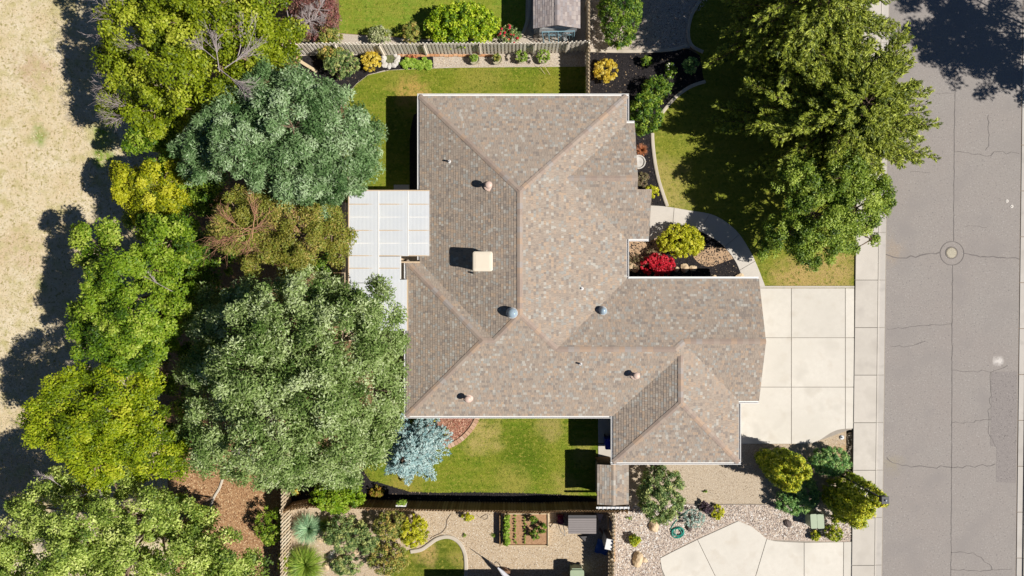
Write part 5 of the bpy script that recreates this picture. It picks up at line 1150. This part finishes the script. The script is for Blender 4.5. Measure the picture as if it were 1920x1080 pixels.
# ------------------------------------------------------------------ shrubs
def shrub(name, label, px, py, rx, ry, h, mat, leaf=(.10, .06), dens=26, nl=34, rc=(.10, .2), group=None, cat='shrub', z0=0, jit=.55, up=.6, out=.7, flowers=None, squash=.8, stems=7, inner=.2, rot=0):
    zc = z0+h*.52; c = np.array(P3(px, py, zc)); k = (1-zc/H)/S; a, b, g = rx*k, ry*k, h*.5; n = max(6, int(dens*math.pi*a*b*1.6)+8)
    rm = min(a, b, g); R_ = np.minimum(NR.uniform(rc[0], rc[1], n), rm*.7)
    d = unit(n); d[:, 2] = np.where(d[:, 2] < -.5, -d[:, 2], d[:, 2]); kk = np.where(NR.random(n) < inner, NR.uniform(.3, .8, n), NR.uniform(.85, 1.03, n))[:, None]
    o = d*kk*np.stack([a-R_*.7, b-R_*.7, g-R_*.6], 1); cr, sr = math.cos(rot), math.sin(rot)
    o = np.stack([o[:, 0]*cr-o[:, 1]*sr, o[:, 0]*sr+o[:, 1]*cr, o[:, 2]], 1)
    e = empty(name, (c[0], c[1], z0), label, cat, group)
    clumps_to_leaves('foliage', c+o, R_, nl, leaf[0], leaf[1], mat, e, squash, up, out, jit)
    m = MB()
    for i in range(stems):
        t = Vector(c+o[R.randrange(n)]*.8); m.tube([(c[0]+R.uniform(-.06, .06), c[1]+R.uniform(-.06, .06), z0), ((c[0]+t.x)/2, (c[1]+t.y)/2, (z0+t.z)/2+.05), t], [.022, .016, .006], 4, cap=False)
    m.build('stem', m_twig0, e)
    if flowers:
        fm, fn, fs = flowers; q = c+o[NR.integers(0, n, fn)]*np.array([1, 1, 1.05]); q[:, 2] = np.maximum(q[:, 2], zc)+.05
        f = octa('blossoms', q[:, 0], q[:, 1], 0, fs*.6, fs, fm, .7); me = f.data; co = np.empty(len(me.vertices)*3, np.float32); me.vertices.foreach_get('co', co); co = co.reshape(-1, 6, 3); co[..., 2] += q[:, 2][:, None]; me.vertices.foreach_set('co', co.ravel()); me.update()
        f.parent = e; f.location = -world_loc(e); del f['kind']
    return e
m_rose = tonemat('rose petals', [(206, 24, 60), (232, 56, 90), (190, 20, 40)], .6); m_pinkf = tonemat('mauve petals', [(176, 110, 130), (196, 140, 150), (150, 60, 90)], .7); m_whitef = tonemat('white petals', [(240, 236, 224), (226, 216, 200)], .7)
# beyond the north fence
shrub('rounded_shrub', 'large rounded glossy green shrub leaning over the north fence', 866, 48, 72, 46, 2.0, lf_M, (.13, .085), 22, 40, (.14, .26))
shrub('purple_shrub', 'dull purple leaved smoke bush at the top edge by the bright maple', 590, 28, 50, 48, 2.8, lf_pur, (.11, .07), 16, 36, (.16, .3), stems=30)
twig_fan([(580, 40, 3.0, a, 1.1, 35) for a in (20, 90, 160, 220, 300)]+[(598, 18, 3.0, a, 1.0, 35) for a in (60, 180, 300)]+[(538, 20, 3.2, 100, 1.4, 25), (540, 45, 3.0, 250, .8, 30)], 12, m_twig, bpy.data.objects['purple_shrub'])
shrub('leafy_shrub', 'mixed olive shrub at the end of the north fence', 618, 72, 28, 26, 1.8, lf_olive, (.11, .065), 22, 34, (.12, .22))
shrub('leafy_shrub', 'dark brown green shrub beside the dull purple smoke bush', 568, 68, 20, 16, 1.6, lf_brn, (.1, .06), 24, 34, (.12, .2))
shrub('variegated_shrub', 'pale variegated shrub, first beyond the fence from the trees', 712, 66, 25, 19, 1.2, lf_var, (.10, .06), 24, 32, (.10, .18), flowers=(m_whitef, 20, .04)); 
shrub('leafy_shrub', 'small tan olive shrub beside the large glossy shrub', 772, 62, 20, 22, 1.3, lf_olive, (.09, .055), 26, 34, (.10, .18))
shrub('rose_bush', 'rose bush with red blossoms by the grey shed', 955, 65, 24, 20, 1.2, lf_mot, (.09, .055), 24, 32, (.10, .18), flowers=(m_rose, 30, .11))
shrub('leafy_shrub', 'thin green shrub climbing over the fence end by the mulch', 622, 98, 30, 22, 1.5, lf_olive, (.10, .06), 22, 30, (.10, .2))
shrub('flowering_shrub', 'green shrub with mauve flower spikes at the lawn corner', 640, 118, 36, 30, 1.5, lf_mot, (.11, .05), 22, 36, (.12, .2), flowers=(m_pinkf, 60, .05))
shrub('barberry_bush', 'bright yellow barberry beside the small pond', 697, 115, 21, 20, .9, lf_yel, (.09, .055), 34, 36, (.08, .15))
shrub('trimmed_hedge', 'tall trimmed green hedge by the tan fence at the top edge', 1163, 20, 44, 72, 2.3, lf_dk, (.11, .075), 22, 40, (.14, .26))
for i, (px, py) in enumerate(((757, 118), (765, 112), (768, 121), (776, 115), (777, 124), (786, 118), (788, 125), (795, 113), (798, 122), (804, 118), (803, 125), (761, 124))):
    shrub('lettuce_plant', 'pale green leafy rosette in the small planted bed', px, py, 6.5, 6, .25, lf_let, (.14, .11), 30, 26, (.06, .1), group='leafy rosettes in the small planted bed', cat='plant', stems=2, jit=.3, up=1.0)
shrub('bronze_plant', 'small bronze red plant behind the pale green rosettes', 772, 106, 12, 4, .3, lf_rust, (.09, .05), 30, 26, (.06, .1), cat='plant')
for px, py, lb, mat, rr, hh, tl in ((890, 114, 'round pot with a low green tuft, first of the row from the trees', lf_gg, 7, .22, 0), (932, 114, 'round pot with browning plant, second of the row', lf_olive, 7, .3, 0), (977, 112, 'round pot with loose spreading green plant', lf_gg, 12, .5, .2), (1018, 106, 'round pot with the tallest lime plant, nearest the tan fence', lf_let, 14, .7, .3)):
    p, q = pot(px, py if py > 107 else 113, lb, 0, None, 0)
    c = np.array([q[0], q[1], .45+hh*.4]); n = 26; o = unit(n)*np.array([rr/S*.8, rr/S*.8, hh*.45]); clumps_to_leaves('foliage', c+o, NR.uniform(.06, .12, n), 26, .10, .05, mat, p, .8, .6, .6, .5)
# front beds
shrub('golden_bush', 'bright golden yellow bush in the black mulch beside the tan fence', 1136, 132, 25, 24, 1.0, lf_yel, (.09, .055), 30, 34, (.09, .16))
shrub('laurel_bush', 'glossy deep green bush at the corner of the brown roof', 1210, 212, 35, 43, 2.2, lf_dk, (.14, .08), 20, 36, (.14, .26))
shrub('shaded_shrub', 'dark shrub in deep shade above the glossy laurel', 1232, 165, 30, 24, 1.3, lf_dk, (.11, .065), 20, 30, (.12, .22))
shrub('shaded_shrub', 'small shaded shrub in the mulch near the grey kerb', 1212, 114, 11, 11, .7, lf_dk, (.09, .05), 30, 30, (.08, .14))
shrub('white_flower_plant', 'shaded plant with white flower heads in the black mulch', 1256, 132, 14, 16, .8, lf_dk, (.09, .05), 26, 28, (.08, .15), flowers=(m_whitef, 12, .08), cat='plant')
shrub('shaded_shrub', 'dark rounded shrub under the feathery pine', 1294, 122, 17, 17, 1.0, lf_jun, (.09, .05), 28, 30, (.1, .16))
shrub('gold_tuft', 'small lime gold plant where the mulch bed meets the walk', 1222, 360, 15, 14, .6, lf_gold, (.09, .05), 34, 30, (.07, .12), cat='plant')
shrub('brown_bush', 'small brown bush just below the white birdbath', 1205, 336, 14, 15, .7, lf_brn, (.08, .045), 34, 34, (.07, .13))
shrub('golden_euonymus', 'large lime gold bush between the walk and the red maple', 1277, 452, 45, 34, 1.3, lf_gold, (.13, .065), 24, 42, (.12, .2))
shrub('red_maple', 'scarlet dwarf maple in the entry garden', 1234, 497, 34, 23, 1.0, lf_red, (.11, .07), 28, 34, (.09, .16))
shrub('twiggy_shrub', 'sparse brown twiggy shrub in the inner corner of the entry garden', 1194, 489, 18, 17, .7, lf_brn, (.07, .04), 14, 22, (.06, .12), stems=24)
shrub('twiggy_shrub', 'sparse dark shrub between scarlet maple and gold bush', 1222, 472, 14, 8, .5, lf_brn, (.07, .04), 16, 20, (.06, .1), stems=12)
# lower front yard
shrub('leafy_bush', 'rounded mottled green bush against the storage shed', 1240, 926, 47, 57, 2.4, lf_mot, (.13, .065), 22, 40, (.13, .24))
def column(label, base, h, r, lean=0, group='columnar evergreens', tips=1):
    e = empty('arborvitae', P3(*base, 0), label, 'evergreen', group); Cc = []; Rc = []; T = []
    bx, by = P(*base)
    for t in range(tips):
        a = 2*math.pi*t/max(tips, 1)+.6; ox, oy = (0, 0) if tips == 1 else (r*.55*math.cos(a), r*.5*math.sin(a)); rr = r if tips == 1 else r*.62; hh = h*R.uniform(.82, 1.0)
        n = int(230*rr*h/3)
        for i in range(n):
            z = hh*R.random()**.85; f = math.sin(math.pi*min(1, (.16+.84*z/hh)*.92))**.55; k = f*rr*R.uniform(.82, 1.04); th = R.uniform(0, 6.283)
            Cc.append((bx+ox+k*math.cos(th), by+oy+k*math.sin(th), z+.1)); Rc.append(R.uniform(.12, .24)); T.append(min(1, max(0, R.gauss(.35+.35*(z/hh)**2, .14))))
    Cc = np.array(Cc); ax = np.stack([Cc[:, 0]-bx, Cc[:, 1]-by, np.full(len(Cc), .7)], 1)
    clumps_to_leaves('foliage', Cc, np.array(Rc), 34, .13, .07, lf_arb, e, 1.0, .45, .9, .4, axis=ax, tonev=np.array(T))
    m = MB(); m.tube([(bx, by, -.02), (bx, by, h*.85)], [.1, .03], 7); m.build('trunk', m_bark_t, e)
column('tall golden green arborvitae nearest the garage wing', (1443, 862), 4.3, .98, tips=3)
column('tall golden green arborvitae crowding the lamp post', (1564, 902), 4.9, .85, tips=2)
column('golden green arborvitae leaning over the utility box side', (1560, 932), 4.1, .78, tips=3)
shrub('juniper_bush', 'rounded bright green juniper by the pavement', 1555, 865, 42, 29, 1.6, lf_jun, (.14, .05), 24, 40, (.12, .22), jit=.4, rot=0)
shrub('juniper_bush', 'low dark spreading juniper between the two golden arborvitae', 1496, 930, 46, 38, 1.2, lf_jun, (.14, .05), 22, 38, (.12, .22), jit=.4, rot=.3)
for px, py, r, h, lb in ((1562, 998, 18, 1.0, 'largest dwarf evergreen ball beside the utility box'), (1529, 1004, 10, .5, 'smallest dwarf evergreen ball below the utility box'), (1566, 972, 10, .8, 'dwarf evergreen between utility box and arborvitae'), (1190, 1012, 13, .6, 'dwarf evergreen ball alone on the river stones')):
    shrub('dwarf_evergreen', lb, px, py, r, r, h, lf_arb, (.09, .05), 40, 40, (.07, .13), group='dwarf evergreens')
shrub('grey_shrub', 'silvery blue grey shrub beside the coiled hose', 1301, 972, 23, 20, .6, lf_gry, (.08, .045), 22, 26, (.07, .13), stems=14)
shrub('purple_plant', 'dark purple leaved plant next to the small golden shrub', 1326, 950, 15, 13, .5, lf_bur, (.10, .07), 30, 26, (.07, .12))
shrub('golden_plant', 'small bright golden shrub above the lower driveway', 1346, 961, 14, 15, .5, lf_gold, (.09, .05), 36, 28, (.07, .12))
for px, py, r, lb in ((1322, 921, 5, 'tiny green weed alone on the fine gravel'), (1180, 971, 6, 'pale weed on the stones by the brown fence end'), (870, 1004, 5, 'tiny green weed above the white kerb'), (925, 1004, 6, 'pair of faint weeds left of the raised bed plank')):
    shrub('weed', lb.replace(' left of', ' beside'), px, py, r, r*.8, .15, lf_gg, (.08, .03), 20, 10, (.04, .08), cat='weed', stems=2)
# south of the lawn
shrub('lime_shrub', 'bright lime green shrub hanging over the brown fence', 632, 930, 54, 32, 2.4, leafmat('lime shrub leaves', [(96, 136, 10), (140, 182, 22), (180, 212, 44), (206, 226, 90)], .4), (.12, .08), 22, 38, (.14, .26))
shrub('mulch_plant', 'orange and green plant in the black mulch by the lime shrub', 706, 922, 15, 13, .5, leafmat('bronzed leaves', [(150, 150, 40), (186, 166, 50), (196, 140, 60)], .35), (.10, .06), 26, 24, (.08, .13), cat='plant')
shrub('trailing_plant', 'small green plant in the planter on the brown fence', 753, 942, 11, 8, .4, lf_let, (.08, .05), 40, 26, (.06, .1), z0=1.4, cat='plant', stems=3)
shrub('yellow_flowers', 'small yellow flowering plant beside the tan fence corner', 556, 921, 9, 9, .4, lf_yel, (.07, .05), 40, 24, (.06, .1), cat='plant')
shrub('round_shrub', 'clipped round yellow green shrub by the white kerb', 776, 996, 29, 31, 1.5, lf_gold, (.10, .065), 28, 38, (.10, .18))
shrub('leafy_shrub', 'olive brown shrub leaning into the clipped round shrub', 732, 985, 32, 32, 1.6, lf_olive, (.10, .06), 20, 34, (.12, .22), stems=14)
shrub('leafy_shrub', 'dark olive shrub beside the blue green grass clump', 646, 1000, 42, 38, 1.6, lf_mot, (.11, .06), 20, 36, (.12, .24), stems=14)
shrub('leafy_shrub', 'rust tinged shrub along the edge of the small rounded lawn', 728, 1048, 42, 32, 1.4, lf_olive, (.10, .06), 20, 36, (.12, .22), stems=14)
shrub('leafy_shrub', 'low green shrub at the lower edge by the pale stones', 650, 1060, 34, 22, 1.0, lf_mot, (.10, .06), 20, 34, (.10, .2))
shrub('leafy_shrub', 'upright green shrub between olive shrub and lime shrub', 690, 1010, 22, 30, 1.5, lf_mot, (.10, .06), 22, 34, (.10, .2))
shrub('small_lime_shrub', 'small lime shrub at the foot of the fence above the gravel', 878, 968, 13, 9, .6, lf_gold, (.08, .05), 36, 30, (.07, .12))
shrub('climbing_shrub', 'loose yellow green shrub climbing outside the tan fence', 507, 985, 30, 40, 1.8, lf_E, (.11, .07), 14, 28, (.12, .24), stems=12)
shrub('ivy', 'bright ivy draping the lower end of the tan fence', 532, 1052, 10, 26, 1.6, lf_A, (.10, .07), 30, 30, (.08, .15))
shrub('lime_groundcover', 'lime plant behind the red lava bed by the white gutter', 806, 783, 22, 10, .5, lf_gold, (.08, .05), 36, 30, (.07, .12), cat='plant')
shrub('creeping_plant', 'thin green plant creeping over the red lava rock', 833, 812, 10, 12, .3, lf_olive, (.08, .05), 24, 18, (.06, .1), cat='plant')
# raised bed plants
for k in range(9): shrub('bean_plant', 'bright green leafy plant in the row along the raised bed board', 950+R.gauss(0, 1), 969+k*6.2, 7, 5, .5, lf_let, (.11, .08), 30, 26, (.06, .11), group='leafy row in the raised bed', cat='plant', z0=.26, stems=2)
for px, py, r, lb in ((1000, 974, 9, 'bushy tomato plant nearest the brown fence in the raised bed'), (1003, 1001, 11, 'largest bushy tomato plant in the raised bed'), (1017, 990, 10, 'bushy tomato plant beside the outer board of the raised bed')):
    shrub('tomato_plant', lb, px, py, r, r, .7, lf_dk, (.10, .06), 26, 26, (.07, .13), cat='plant', z0=.26, group='tomato plants')
for x0_ in (966, 984):
    for k in range(11): shrub('seedling', 'tiny green seedling in the thin rows of the raised bed', x0_+R.gauss(0, .6), 968+k*5+R.gauss(0, .6), 2.2, 2.2, .15, lf_gg, (.06, .035), 10, 9, (.03, .05), group='seedling rows', cat='seedling', z0=.26, stems=1)
# grasses
def grass_clump(label, px, py, rp, h, n, mat, name='ornamental_grass', wd=.03):
    bx, by = P(px, py, h*.4); e = empty(name, (bx, by, 0), label, 'grass'); r = rp/S; a = NR.uniform(0, 6.283, n); rr = r*NR.uniform(.25, 1.0, n)**.6; k = NR.uniform(.0, .16, n)
    d = np.stack([np.cos(a), np.sin(a)], 1); V = []
    w0 = np.stack([-d[:, 1], d[:, 0]], 1)*wd/2; hh = h*NR.uniform(.6, 1.05, n)*(1.15-.5*rr/r)
    for t, wf in ((0, 1), (.35, 1), (.7, .8), (1, .12)):
        rad = k*r+(rr-k*r)*t**1.5; z = hh*(1-(1-t)**1.9)*(1-.28*t*t*rr/r)
        c = np.stack([bx+d[:, 0]*rad, by+d[:, 1]*rad], 1)
        V += [np.concatenate([c-w0*wf, z[:, None]], 1), np.concatenate([c+w0*wf, z[:, None]], 1)]
    V = np.stack(V, 1).reshape(-1, 3); f = np.array([(0, 1, 3, 2), (2, 3, 5, 4), (4, 5, 7, 6)]); F = (f[None]+np.arange(n)[:, None, None]*8).reshape(-1, 4)
    link('blade_tuft', npmesh('blade_tuft', V, F, np.repeat(NR.uniform(0, 1, n), 3)), mat, e); return e
grass_clump('blue green ornamental grass clump beside the tan fence', 578, 992, 33, 1.2, 520, lf_bg)
grass_clump('taller green ornamental grass clump at the lower edge', 572, 1062, 44, 1.5, 760, lf_gg)
grass_clump('yellow green grass tuft beside the blue green clump', 612, 985, 18, .9, 240, lf_gg)
grass_clump('rusty red fountain grass in the front mulch bed', 1203, 281, 14, .6, 260, lf_rust, 'fountain_grass', .02)
for px, py, r, lb in ((600, 1012, .2, 'pale stone under the olive shrub edge'), (622, 1040, .26, 'grey white stone among the lower shrubs'), (640, 1048, .22, 'pinkish stone among the lower shrubs'), (668, 1035, .2, 'flat pale stone between the two mottled shrubs'), (612, 1062, .24, 'large pale stone beside the green grass clump')):
    boulder(px, py, r, m_rockw if 'white' in lb else m_rock, lb)

# more understory under the row of trees
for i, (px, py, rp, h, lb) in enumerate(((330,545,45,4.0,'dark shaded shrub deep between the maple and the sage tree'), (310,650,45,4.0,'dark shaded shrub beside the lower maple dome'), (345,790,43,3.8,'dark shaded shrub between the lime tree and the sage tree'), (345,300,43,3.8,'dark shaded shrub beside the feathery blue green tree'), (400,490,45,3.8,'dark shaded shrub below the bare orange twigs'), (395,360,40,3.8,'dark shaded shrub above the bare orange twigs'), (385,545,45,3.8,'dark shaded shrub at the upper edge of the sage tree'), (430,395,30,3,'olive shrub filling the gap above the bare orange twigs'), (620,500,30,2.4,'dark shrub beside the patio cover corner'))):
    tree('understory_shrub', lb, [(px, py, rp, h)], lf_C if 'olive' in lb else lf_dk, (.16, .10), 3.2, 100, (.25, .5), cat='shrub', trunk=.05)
